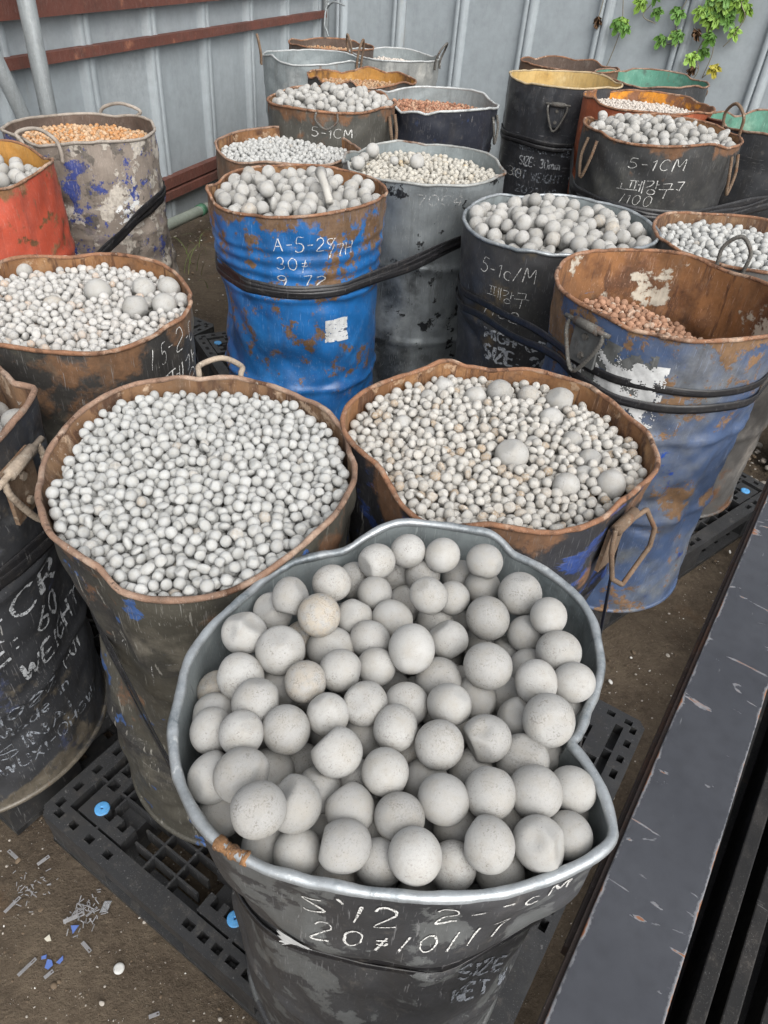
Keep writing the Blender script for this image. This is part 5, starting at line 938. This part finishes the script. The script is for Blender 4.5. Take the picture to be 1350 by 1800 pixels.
# grit and clods
m_grit = NT('grit'); a_ = m_grit.n('ShaderNodeAttribute'); a_.attribute_name = 'rnd'
c_ = m_grit.mix(m_grit.ramp(a_.outputs['Fac'], .55, .60), (.13, .095, .063), (.36, .33, .29)); c_ = m_grit.mix(m_grit.ramp(a_.outputs['Fac'], .93, .95), c_, (.68, .67, .64)); m_grit = m_grit.P(col=c_, rough=.9)
def scatter(regs, seed):
    rg = RG(seed); B = []
    for x0, x1, y0, y1, n, s0, s1 in regs:
        q = np.c_[rg.uniform(x0, x1, n), rg.uniform(y0, y1, n), np.zeros(n), s0 * (s1 / s0) ** (rg.random(n) ** 2.5)]; q[:, 2] = -.004 + q[:, 3] * .3; B.append(q)
    return np.concatenate(B)
gr = scatter([(-1.1, .15, .1, 1.1, 6500, .0006, .0030), (-1.0, .1, .2, 1.0, 130, .003, .008), (.3, 1.9, .3, 2.7, 4500, .0008, .0042), (.5, 1.9, 1.0, 2.6, 320, .004, .013), (1.25, 2.1, 2.4, 3.0, 420, .006, .022), (-1.9, -.7, 3.2, 5.8, 900, .002, .012)], 5)
tag(obj('gravel', pile_mesh('gravel', gr, 1, m_grit, 6, True)), 'loose grit and pale specks scattered over the dirt', 'gravel', kind='stuff')

# ------------------------------------------------------------------ corrugated fences
m_fence = paint('grey_fence_paint', (.335, .375, .40), [((.37, .40, .415), 1.2, .5, .25, dict(op=.7)), ((.30, .24, .13), 3.2, .66, .14, dict(st=(1, 1, .22), op=.55)), ((.26, .29, .305), 5, .58, .15, dict(st=(2, 2, .3), op=.6)), ((.12, .09, .07), 14, .74, .03, dict(st=(3, 3, .3))), ((.36, .38, .39), 26, .71, .05, dict(st=(1, 1, .5), op=.5))], .5, 0, .08, .08, 80, 1.4, .22)
m_rail = paint('red_oxide_rail', (.125, .043, .030), [((.07, .03, .022), 5, .55, .15, {}), ((.24, .10, .06), 12, .6, .12, {}), ((.3, .28, .26), 20, .73, .03, {})], .75, 0, .2, .4, 81, 5)
m_post = paint('galvanized_pipe', (.27, .295, .305), [((.36, .38, .38), 4, .55, .2, {}), ((.22, .17, .11), 5, .66, .1, dict(op=.6)), ((.12, .12, .12), 14, .70, .05, {})], .5, .25, .12, .2, 82, 5)
PROF = [(0, 0), (.1, .001), (.25, .002), (.4, .001), (.485, 0), (.500, 0), (.508, .020), (.516, .026), (.542, .027), (.548, .024), (.551, .010), (.558, .010), (.561, .024), (.567, .027), (.598, .026), (.606, .020), (.613, 0), (.63, 0)]
def fence(label, org, d, n, pitch, k0, k1, H=2.5, seed=0):
    rg = RG(seed); root = tag(empty('sheet_metal_fence', (org[0], org[1], 0)), label, 'fence'); d = np.array(d); n = np.array(n)
    pr = np.array(PROF); pr[:, 0] *= pitch / .63; pr[:, 1] *= 1.5; zz = np.linspace(.02, H, 15)
    for k in range(k0, k1):
        bow = rg.uniform(-.006, .006); ph = rg.uniform(0, 6); lean = rg.uniform(-.004, .004); V = []
        for z in zz:
            for u, q in pr:
                s_ = k * pitch + u; q2 = q + bow * math.sin(math.pi * u / pitch) * math.sin(z * 2.2 + ph) + (.0018 if k % 2 else 0) + lean * (z - 1)
                V.append((d[0] * s_ + n[0] * q2, d[1] * s_ + n[1] * q2, z))
        obj('panel', mesh_np('panel', V, grid_faces(len(pr), len(zz)), (m_fence,)), root)
    return root
dl = np.array([.2819, .9595]); nl = np.array([.9595, -.2819]); L0 = np.array([-1.51, 5.83]) + (3.296 - 5.17) * dl
fl = fence('blue-grey sheet metal fence on the left with red oxide rails', L0, dl, nl, .63, -7, 6, seed=1)
def rail(z0, z1, s0, s1, off, dep):
    parts = []
    c = dl * (s0 + s1) / 2 + nl * (off + dep / 2); V, F = orient_box((c[0], c[1], (z0 + z1) / 2), (dl[0], dl[1], 0), (nl[0], nl[1], 0), (0, 0, 1), (s1 - s0) / 2, dep / 2, (z1 - z0) / 2)
    obj('rail', mesh_np('rail', V, F, (m_rail,), False), fl)
rail(1.318, 1.41, -4.2, 3.78, .030, .06); rail(1.118, 1.168, -4.2, 3.78, .030, .05); rail(.30, .365, -4.2, 3.78, .030, .05); rail(.235, .285, -4.2, 3.78, .045, .05)
dr = np.array([.8660, -.5]); nr = np.array([-.5, -.8660]); R0 = np.array([-.94, 7.78]) + dr * (.848 - .580 - .595)
fr = fence('blue-grey sheet metal fence across the back and right, leaves hanging over it', R0, dr, nr, .595, 0, 13, seed=2)
V, F = tubeVF(np.array([[-.915, 7.70, 0], [-.915, 7.70, 2.5]]), .03, 10); tag(obj('fence_post', mesh_np('fence_post', V, F, (m_post,))), 'grey post in the fence corner', 'post')
V, F = tubeVF(resample(spline([(-.88, 7.45, 1.30), (-.84, 7.30, 1.25), (-.86, 7.28, 1.22), (-.87, 7.25, 1.10), (-.85, 7.25, 1.06), (-.83, 7.22, 1.02)], 8), .01), .008, 8); V2, F2 = tubeVF(resample(spline([(-.87, 7.35, 1.20), (-.80, 7.28, 1.26), (-.70, 7.25, 1.245)], 8), .01), .007, 8)
V, F = join([(V, F), (V2, F2)]); tag(obj('rope', mesh_np('rope', V, F, (m_post,))), 'grey rope knotted at the end of the red rail in the fence corner', 'rope')
V, F = tubeVF(np.array([[-1.812, 3.86, -.02], [-1.812, 3.86, 1.0], [-1.812, 3.86, 2.4]]), .040, 18); tag(obj('pipe_post', mesh_np('pipe_post', V, F, (m_post,))), 'upright grey pipe post in front of the left fence', 'post')
V, F = tubeVF(np.array([[-1.762, 4.02, .0], [-1.86, 3.69, .98], [-1.96, 3.37, 1.9]]), .034, 18); tag(obj('pipe_brace', mesh_np('pipe_brace', V, F, (m_post,))), 'slanting grey pipe leaning at the upper left edge', 'post')
m_pvc = paint('grey_green_pipe', (.20, .225, .19), [((.28, .30, .26), 5, .55, .2, {}), ((.1, .1, .08), 10, .62, .1, {})], .5, 0, .15, .2, 83, 5)
pp = tag(empty('ground_pipe', (-1.47, 5.05, .17)), 'grey-green pipe lying along the foot of the left fence', 'pipe')
V, F = tubeVF(np.array([[-.38, -1.25, .03], [0, 0, 0], [.34, 1.15, -.03]]), .034, 16); obj('pipe', mesh_np('pipe', V, F, (m_pvc,)), pp)
V, F = tubeVF(np.array([[.008, .03, 0], [.022, .078, 0]]), .040, 16); obj('coupling', mesh_np('coupling', V, F, (paint('green_coupling', (.05, .16, .09), (), .5, 0, .2, .2, 84),)), pp)

# ------------------------------------------------------------------ climbing plant on the back fence
m_leaf = [paint('leaf_green', (.10, .235, .035), [((.17, .33, .06), 18, .52, .2, {})], .5, 0, .2, .2, 85, 12), paint('leaf_light', (.23, .40, .055), [((.12, .27, .04), 18, .55, .2, {})], .5, 0, .2, .2, 86, 12), paint('leaf_yellow', (.48, .42, .05), [((.20, .24, .04), 14, .55, .1, {}), ((.14, .08, .04), 10, .62, .05, {})], .6, 0, .2, .2, 87, 12), paint('leaf_brown', (.14, .075, .035), [((.24, .14, .07), 14, .55, .2, {})], .8, 0, .2, .4, 88, 12)]
m_stem = paint('vine_stem', (.19, .17, .12), (), .8, 0, .2, .3, 89, 20)
def leaf_mesh(seed, crumple=0.0):
    rg = RG(seed); lob = [(-100, .42), (-50, .80), (0, 1.0), (50, .80), (100, .42)]; ang, rad = [], []
    for i, (a, r_) in enumerate(lob):
        for da, k in ((-18, .70), (-11, .86), (-7, .84), (0, 1.0), (7, .84), (11, .86), (18, .70)):
            ang.append(a + da); rad.append(r_ * k * rg.uniform(.94, 1.06))
        if i < 4: ang.append(a + 25); rad.append(.50)
    ang = np.radians(np.array(ang) + 90); rad = np.array(rad); o_ = np.stack([np.cos(ang) * rad, np.sin(ang) * rad + .12, 0 * rad], -1)
    mid = o_ * .5; mid[:, 1] += .0; C0 = np.array([[0, 0, 0.0]]); n = len(o_)
    V = np.concatenate([C0, mid, o_]); r2 = np.hypot(V[:, 0], V[:, 1]); V[:, 2] = -.22 * r2 ** 2 + .16 * np.abs(V[:, 0]) + rg.normal(0, .02 + crumple, len(V))
    if crumple: V *= (.75, .8, 2.2)
    Fq = [[1 + i, 1 + i + 1, 1 + n + i + 1, 1 + n + i] for i in range(n - 1)] + [[0, 1 + i + 1, 1 + i, 1 + i] for i in range(0)]
    Fq += [[0, 1 + i, 1 + i + 1, 1 + i + 2] for i in range(0, n - 2, 2)]
    return V, np.array(Fq)
LM = {(k, c): mesh_np('leaf', *leaf_mesh(20 + k, .07 if c == 3 else 0), (m_leaf[c],)) for k in range(5) for c in range(4)}
LEAVES = [(2.73, 1.32, 0), (2.79, 1.31, 0), (2.69, 1.335, 0), (2.95, 1.52, 0), (2.86, 1.46, 1), (2.96, 1.43, 0), (3.13, 1.43, 0), (3.06, 1.27, 0), (3.13, 1.31, 1), (3.18, 1.31, 0), (3.32, 1.51, 1), (3.35, 1.535, 0), (3.4, 1.51, 1), (3.31, 1.43, 1), (3.39, 1.44, 1), (3.47, 1.5, 0), (3.49, 1.54, 1), (3.55, 1.5, 1), (3.51, 1.37, 1), (3.4, 1.32, 0), (3.37, 1.24, 0), (3.28, 1.19, 1), (3.46, 1.15, 2), (3.28, 1.34, 3), (3.33, 1.12, 3), (2.56, 1.33, 3), (3.49, 1.59, 0), (3.41, 1.56, 0), (3.34, 1.49, 0), (3.28, 1.46, 1), (3.41, 1.475, 0), (3.36, 1.56, 1), (3.30, 1.56, 0), (3.52, 1.57, 1), (2.66, 1.62, 0), (3.05, 1.60, 0), (3.2, 1.62, 1), (3.6, 1.66, 0), (3.45, 1.66, 1), (3.37, 1.47, 1), (3.44, 1.53, 1), (3.43, 1.45, 0), (3.32, 1.55, 1), (3.36, 1.41, 1), (3.47, 1.42, 0), (3.10, 1.45, 0), (2.76, 1.345, 1)]
F0 = np.array([-.94, 7.78]); iv = tag(empty('climbing_plant', (F0[0] + dr[0] * 3.3, F0[1] + dr[1] * 3.3, 0)), 'green vine with lobed leaves hanging over the back fence', 'plant'); ivl = np.array([*iv.location])
rg = RG(77)
def fp(s_, z, off): p = F0 + dr * s_ + nr * off; return np.array([p[0], p[1], z]) - ivl
zax = np.array([0, 0, 1.0]); n3 = np.array([nr[0], nr[1], 0]); d3 = np.array([dr[0], dr[1], 0])
for i, (s_, z, c) in enumerate(LEAVES):
    o = obj('leaf', LM[(i % 5, c)], iv); off = rg.uniform(.05, .10); sz = rg.uniform(.078, .105) * (.8 if c == 3 else 1)
    a = rg.uniform(-.6, .6); y = -zax * math.cos(a) + d3 * math.sin(a); y = y + n3 * rg.uniform(.1, .6); y /= np.linalg.norm(y); nn = n3 + zax * rg.uniform(.1, .8) + d3 * rg.uniform(-.4, .4); x = np.cross(y, nn); x /= np.linalg.norm(x); nn = np.cross(x, y)
    Mx = Matrix(((x[0], y[0], nn[0]), (x[1], y[1], nn[1]), (x[2], y[2], nn[2]))).to_4x4(); p = fp(s_, z + sz * .5, off); Mx.translation = Vector(p); o.matrix_local = Mx @ Matrix.Scale(sz, 4)
st = []
for pts in ([(2.72, 2.0), (2.70, 1.6), (2.74, 1.35), (2.71, 1.15), (2.66, .98)], [(2.56, 1.9), (2.57, 1.5), (2.555, 1.34)], [(3.0, 1.9), (2.95, 1.55), (2.88, 1.42), (2.98, 1.38)], [(3.2, 2.0), (3.17, 1.6), (3.12, 1.42), (3.16, 1.3), (3.06, 1.26)], [(3.35, 2.0), (3.36, 1.6), (3.33, 1.4), (3.42, 1.28), (3.40, 1.1)], [(3.5, 2.0), (3.5, 1.6), (3.56, 1.48), (3.52, 1.36), (3.48, 1.3)], [(3.42, 1.7), (3.38, 1.45), (3.32, 1.25), (3.36, 1.15), (3.34, 1.08)], [(3.36, 1.15), (3.30, 1.18)], [(3.40, 1.1), (3.46, 1.17)]):
    st.append(tubeVF(spline([fp(a, b, .06 + .02 * math.sin(5 * b)) for a, b in pts], 8), .0032, 6))
obj('stem', mesh_np('stem', *join(st), (m_stem,)), iv)
# weeds at the foot of the left fence
rg = RG(12); bl = []
for i in range(18):
    x0, y0 = -1.42 + rg.normal(0, .14), 4.55 + rg.normal(0, .30); a = rg.uniform(0, 6.28); L = rg.uniform(.08, .28); t = np.linspace(0, 1, 7); q = np.stack([x0 + math.cos(a) * L * .7 * t ** 1.5, y0 + math.sin(a) * L * .7 * t ** 1.5, L * .7 * np.sin(t * 1.9)], -1)
    wv = np.array([-math.sin(a), math.cos(a), 0]) * .0035; w_ = (1 - t * .85)[:, None]; bl.append((np.concatenate([q - wv * w_, q + wv * w_]), grid_faces(7, 2)))
tag(obj('weeds', mesh_np('weeds', *join(bl), (paint('weed_green', (.16, .22, .06), [((.30, .28, .12), 8, .52, .1, {})], .7, 0, .2, .2, 90, 6),), False)), 'thin pale grass growing from the dirt by the left fence', 'grass', kind='stuff')

# ------------------------------------------------------------------ steel beam and stock at the right
mb = NT('mill_scale_steel'); co = mb.tc.outputs['Object']; sp = mb.n('ShaderNodeSeparateXYZ'); mb.l(co, sp.inputs[0])
n1 = mb.noise(co, 3, 6, .6); col = mb.mix(mb.ramp(n1, .3, .7), (.13, .134, .148), (.185, .19, .205)); col = mb.mix(mb.math('MULTIPLY', mb.ramp(mb.noise(co, 40, 5, .7), .45, .7), .3), col, (.08, .08, .085))
edge = mb.math('ADD', mb.ramp(mb.math('ABSOLUTE', mb.math('SUBTRACT', sp.outputs[0], .060)), .040, .061), mb.math('MULTIPLY', mb.math('SUBTRACT', mb.noise(co, 14, 8, .75), .5), 1.1))
mk = mb.noise(mb.mapping(co, scale=(4, 12, 4), loc=(.3, .9, 0)), 1.7, 5, .55, 1.6)
pale = mb.math('MAXIMUM', mb.ramp(edge, .78, .95), mb.ramp(mk, .635, .66)); rus = mb.math('MAXIMUM', mb.ramp(edge, .93, 1.02), mb.ramp(mk, .665, .68))
sc2 = mb.ramp(mb.noise(mb.mapping(co, scale=(40, 5, 5)), 3, 4, .6), .70, .73)
col = mb.mix(mb.math('MULTIPLY', pale, .7), col, (.23, .235, .25)); col = mb.mix(mb.math('MULTIPLY', sc2, .6), col, (.5, .5, .5)); col = mb.mix(rus, col, (.22, .095, .045))
anyr = mb.math('MAXIMUM', pale, rus)
m_beam = mb.P(col=col, rough=mb.mixf(anyr, mb.mixf(mb.ramp(mb.noise(co, 12, 5, .6), .3, .7), .11, .20), .8), metal=mb.mixf(anyr, .85, .1), normal=mb.bump(mb.math('ADD', mb.math('MULTIPLY', mb.noise(co, 4, 3, .5), .6), mb.math('MULTIPLY', anyr, .2)), .12, .004))
m_dsteel = paint('dark_steel_stock', (.012, .0115, .0115), [((.028, .025, .023), 5, .56, .15, {}), (RUSTD, 9, .66, .08, {}), scr((.12, .12, .12), .68, (3, 30, 30))], .5, .2, .3, .3, 91, 4)
BANG = math.atan2(.945, .564) - math.pi / 2
bm = tag(empty('steel_beam', (.400, .550, .0), BANG), 'dark steel beam with rusty left edge running along the right side', 'beam')
def bpart(nm, x0, x1, z0, z1, m_, y0=-.75, y1=3.4, par=bm, bev=.0):
    o = obj(nm, mesh_np(nm, *boxVF(x0, x1, y0, y1, z0, z1), (m_,), False), par)
    if bev: b_ = o.modifiers.new('b', 'BEVEL'); b_.width = bev; b_.segments = 2
    return o
bpart('top_flange', 0, .120, .789, .800, m_beam, bev=.002); bpart('lower_plate', .008, .114, .733, .745, m_dsteel)
for yy, lb in ((-.72, 'nearer'), (2.6, 'farther')):
    q = tag(empty('support_block', (.383, .560, .0), BANG), lb + ' dark block propping up the steel beam', 'block'); bpart('block', .01, .13, -.01, .7325, m_dsteel, yy, yy + .2, par=q)
m_plate = paint('rust_edged_plate', (.05, .035, .03), [(RUSTD, 8, .5, .15, {}), ((.2, .19, .18), 20, .7, .05, {})], .6, .2, .3, .3, 92, 5)
for i, (x0, x1, z0, z1, y0, y1) in enumerate([(-.006, .148, .770, .7885, -.75, 3.4), (-.012, .148, .7455, .7695, -.2, 1.3)]): bpart('packing_plate', x0 + .0, x1 - .035, z0, z1, m_plate, y0, y1)
stk = [(.175, .60, .0, .30, 'flat black steel plate stack right of the beam'), ]
o = tag(empty('plate_stack', (.383, .560, 0), BANG), 'stack of blackened steel plates right of the beam', 'steel plates')
for i in range(4): bpart('plate', .185 + .006 * math.sin(i * 7), .95, .035 * i, .035 * i + .031, m_dsteel, -.9 + .02 * math.sin(i * 3), 3.3, par=o)
for i, (x, z, w_, h_, a, lb) in enumerate([(.20, .140, .035, .12, 1.5, 'nearest the beam'), (.262, .140, .03, .16, 3.0, 'second from the beam'), (.318, .140, .028, .13, 4.5, 'third from the beam'), (.385, .140, .05, .10, 6.0, 'fourth from the beam'), (.47, .140, .06, .14, 4.0, 'farthest from the beam')]):
    q = tag(empty('steel_bar', (.383, .560, 0), BANG), 'long black steel bar lying on the plates, ' + lb, 'steel bar', 'black steel bars right of the beam'); q.rotation_euler.z = BANG - math.radians(a) * .5
    bpart('bar', x, x + w_, z, z + h_, m_dsteel, -.9, 3.2, par=q, bev=.003)
rc = tag(empty('red_box', (.82, .34, .143), math.radians(-35)), 'black box with a red rim in the lower right corner', 'box')
obj('box_body', mesh_np('box_body', *boxVF(-.06, .06, -.06, .06, 0, .12), (m_dsteel,), False), rc); m_red = paint('red_paint', (.42, .015, .02), (), .4, 0, .2, .2, 93)
obj('box_rim', mesh_np('box_rim', *join([boxVF(-.066, .066, -.066, -.056, .112, .124), boxVF(-.066, .066, .056, .066, .112, .124), boxVF(-.066, -.056, -.056, .056, .112, .124), boxVF(.056, .066, -.056, .056, .112, .124)]), (m_red,), False), rc)

# ------------------------------------------------------------------ litter on the dirt
m_clear = paint('milky_plastic', (.30, .30, .31), [((.25, .25, .25), 60, .6, .1, {})], .3, 0, .1, .2, 94, 20); m_bshard = paint('blue_shard', (.10, .17, .45), [((.2, .28, .55), 60, .6, .1, {})], .4, 0, .1, .2, 95, 20); m_foil = paint('foil', (.55, .56, .57), [((.2, .2, .2), 40, .55, .1, {})], .25, .7, .1, .5, 96, 30)
def strip(label, x, y, a, L=.042, w_=.009, m_=m_clear, hole=True):
    L *= .82; w_ *= .85
    t = [(-L / 2, L / 2 * .1, -w_ / 2, w_ / 2, 0, .0012), (L / 2 * .1, L / 2, -w_ / 2, -w_ * .2, 0, .0012), (L / 2 * .1, L / 2, w_ * .2, w_ / 2, 0, .0012), (L / 2 * .86, L / 2, -w_ * .2, w_ * .2, 0.00002, .00118), (L / 2 * .1, L / 2 * .45, -w_ * .2, w_ * .2, 0.00002, .00118)]
    o = obj('plastic_clip', mesh_np('plastic_clip', *join([boxVF(*q) for q in t]), (m_,), False)); o.location = (x, y, .003); o.rotation_euler = (RG(int(abs(x) * 1e4)).uniform(-.15, .15), .06, a); tag(o, label, 'plastic clip', 'broken clips on the dirt')
strip('clear clip at the left edge near the pallet corner', -.815, .765, 2.6); strip('clear clip lying just below the corner of the pallet', -.738, .758, .9, .036); strip('clear clip at the far left standing towards the lens', -.765, .655, 1.1, .05); strip('longest clear clip in the splintered heap by the pallet', -.618, .640, .55, .055, .011)
strip('clear clip under the blue triangle', -.568, .583, -.6, .036); strip('clear clip at the lower left by the blue shards', -.678, .535, 1.0, .052); strip('white clip tag at the bottom edge under the pallet', -.383, .469, .45, .026, .009)
strip('small clip under the cluster of blue shards', -.627, .525, .9, .024); strip('thin splinter clip beside the foil', -.583, .655, .9, .034, .006)
def shard(name, label, x, y, pts, m_, cat, h=.0015, z=.003, grp=None):
    n = len(pts); V = np.array([(a, b, 0) for a, b in pts] + [(a, b, h) for a, b in pts]); me = bpy.data.meshes.new(name); me.from_pydata(V.tolist(), [], [tuple(range(n, 2 * n)), tuple(range(n - 1, -1, -1))] + [(i, (i + 1) % n, n + (i + 1) % n, n + i) for i in range(n)]); me.materials.append(m_)
    o = obj(name, me); o.location = (x, y, z); o.scale = (.75, .75, 1); o.rotation_euler = (.06, -.08, 0); tag(o, label, cat, grp)
shard('plastic_shard', 'blue triangular shard between the pallet and the blue cluster', -.609, .617, [(-.012, .008), (.012, .010), (.002, -.014)], m_bshard, 'shard', grp='blue shards')
shard('plastic_shard', 'largest blue shard of the cluster', -.634, .544, [(-.010, .012), (.004, .010), (.012, -.002), (.002, -.014), (-.009, -.010)], m_bshard, 'shard', grp='blue shards')
shard('plastic_shard', 'small blue shard at the upper left of the cluster', -.650, .556, [(-.008, .002), (.005, .007), (.007, -.003), (-.006, -.006)], m_bshard, 'shard', grp='blue shards')
shard('plastic_shard', 'blue shard at the right of the cluster', -.615, .553, [(-.008, -.006), (.006, .012), (.010, .002), (.004, -.010)], m_bshard, 'shard', grp='blue shards')
shard('white_chip', 'white wedge chip on the dirt left of the blue triangle', -.657, .592, [(-.011, .0), (.0, .012), (.012, -.004), (.0, -.007)], paint('white_chip', (.58, .55, .46), (), .7, 0, .15, .2, 97), 'chip')
shard('foil_scrap', 'shiny foil scrap beside the pallet edge', -.556, .668, [(-.013, -.018), (.010, -.014), (.014, .018), (-.008, .016)], m_foil, 'foil', .001)
shard('paint_flake', 'long white flake on the dirt between foreground drum and beam', .40, .42, [(-.012, -.05), (.002, -.03), (.014, .02), (.010, .05), (-.004, .02)], m_paper, 'flake')
an = np.arange(20) * 2 * np.pi / 20; V = np.array([[r_ * math.cos(t), r_ * math.sin(t), h_] for r_, h_ in ((.0, .004), (.006, .0042), (.0108, .004), (.0115, .0028), (.0115, 0)) for t in an])
o = obj('bottle_cap', mesh_np('bottle_cap', V, grid_faces(20, 5, True), (paint('cap_white', (.62, .62, .60), [((.3, .28, .25), 40, .6, .1, {})], .6, 0, .1, .2, 98, 20),))); o.location = (-.484, .548, .0005); tag(o, 'round white cap on the dirt', 'cap')
rg = RG(4); spl = []
for i in range(60):
    x, y = -.60 + rg.normal(0, .022), .655 + rg.normal(0, .018); a = rg.uniform(0, 3.14); L = rg.uniform(.002, .008)
    spl.append(orient_box((x, y, .003 + rg.uniform(0, .004)), (math.cos(a), math.sin(a), rg.uniform(-.3, .3)), (-math.sin(a), math.cos(a), 0), (0, 0, 1), L, .0009, .0004))
for i in range(40):
    x, y = -.735 + rg.normal(0, .02), .70 + rg.normal(0, .018); a = rg.uniform(0, 3.14); L = rg.uniform(.002, .007)
    spl.append(orient_box((x, y, .003 + rg.uniform(0, .003)), (math.cos(a), math.sin(a), rg.uniform(-.3, .3)), (-math.sin(a), math.cos(a), 0), (0, 0, 1), L, .0008, .0004))
tag(obj('plastic_splinters', mesh_np('plastic_splinters', *join(spl), (m_clear,), False)), 'clear plastic splinters scattered round the clips', 'splinters', kind='stuff')
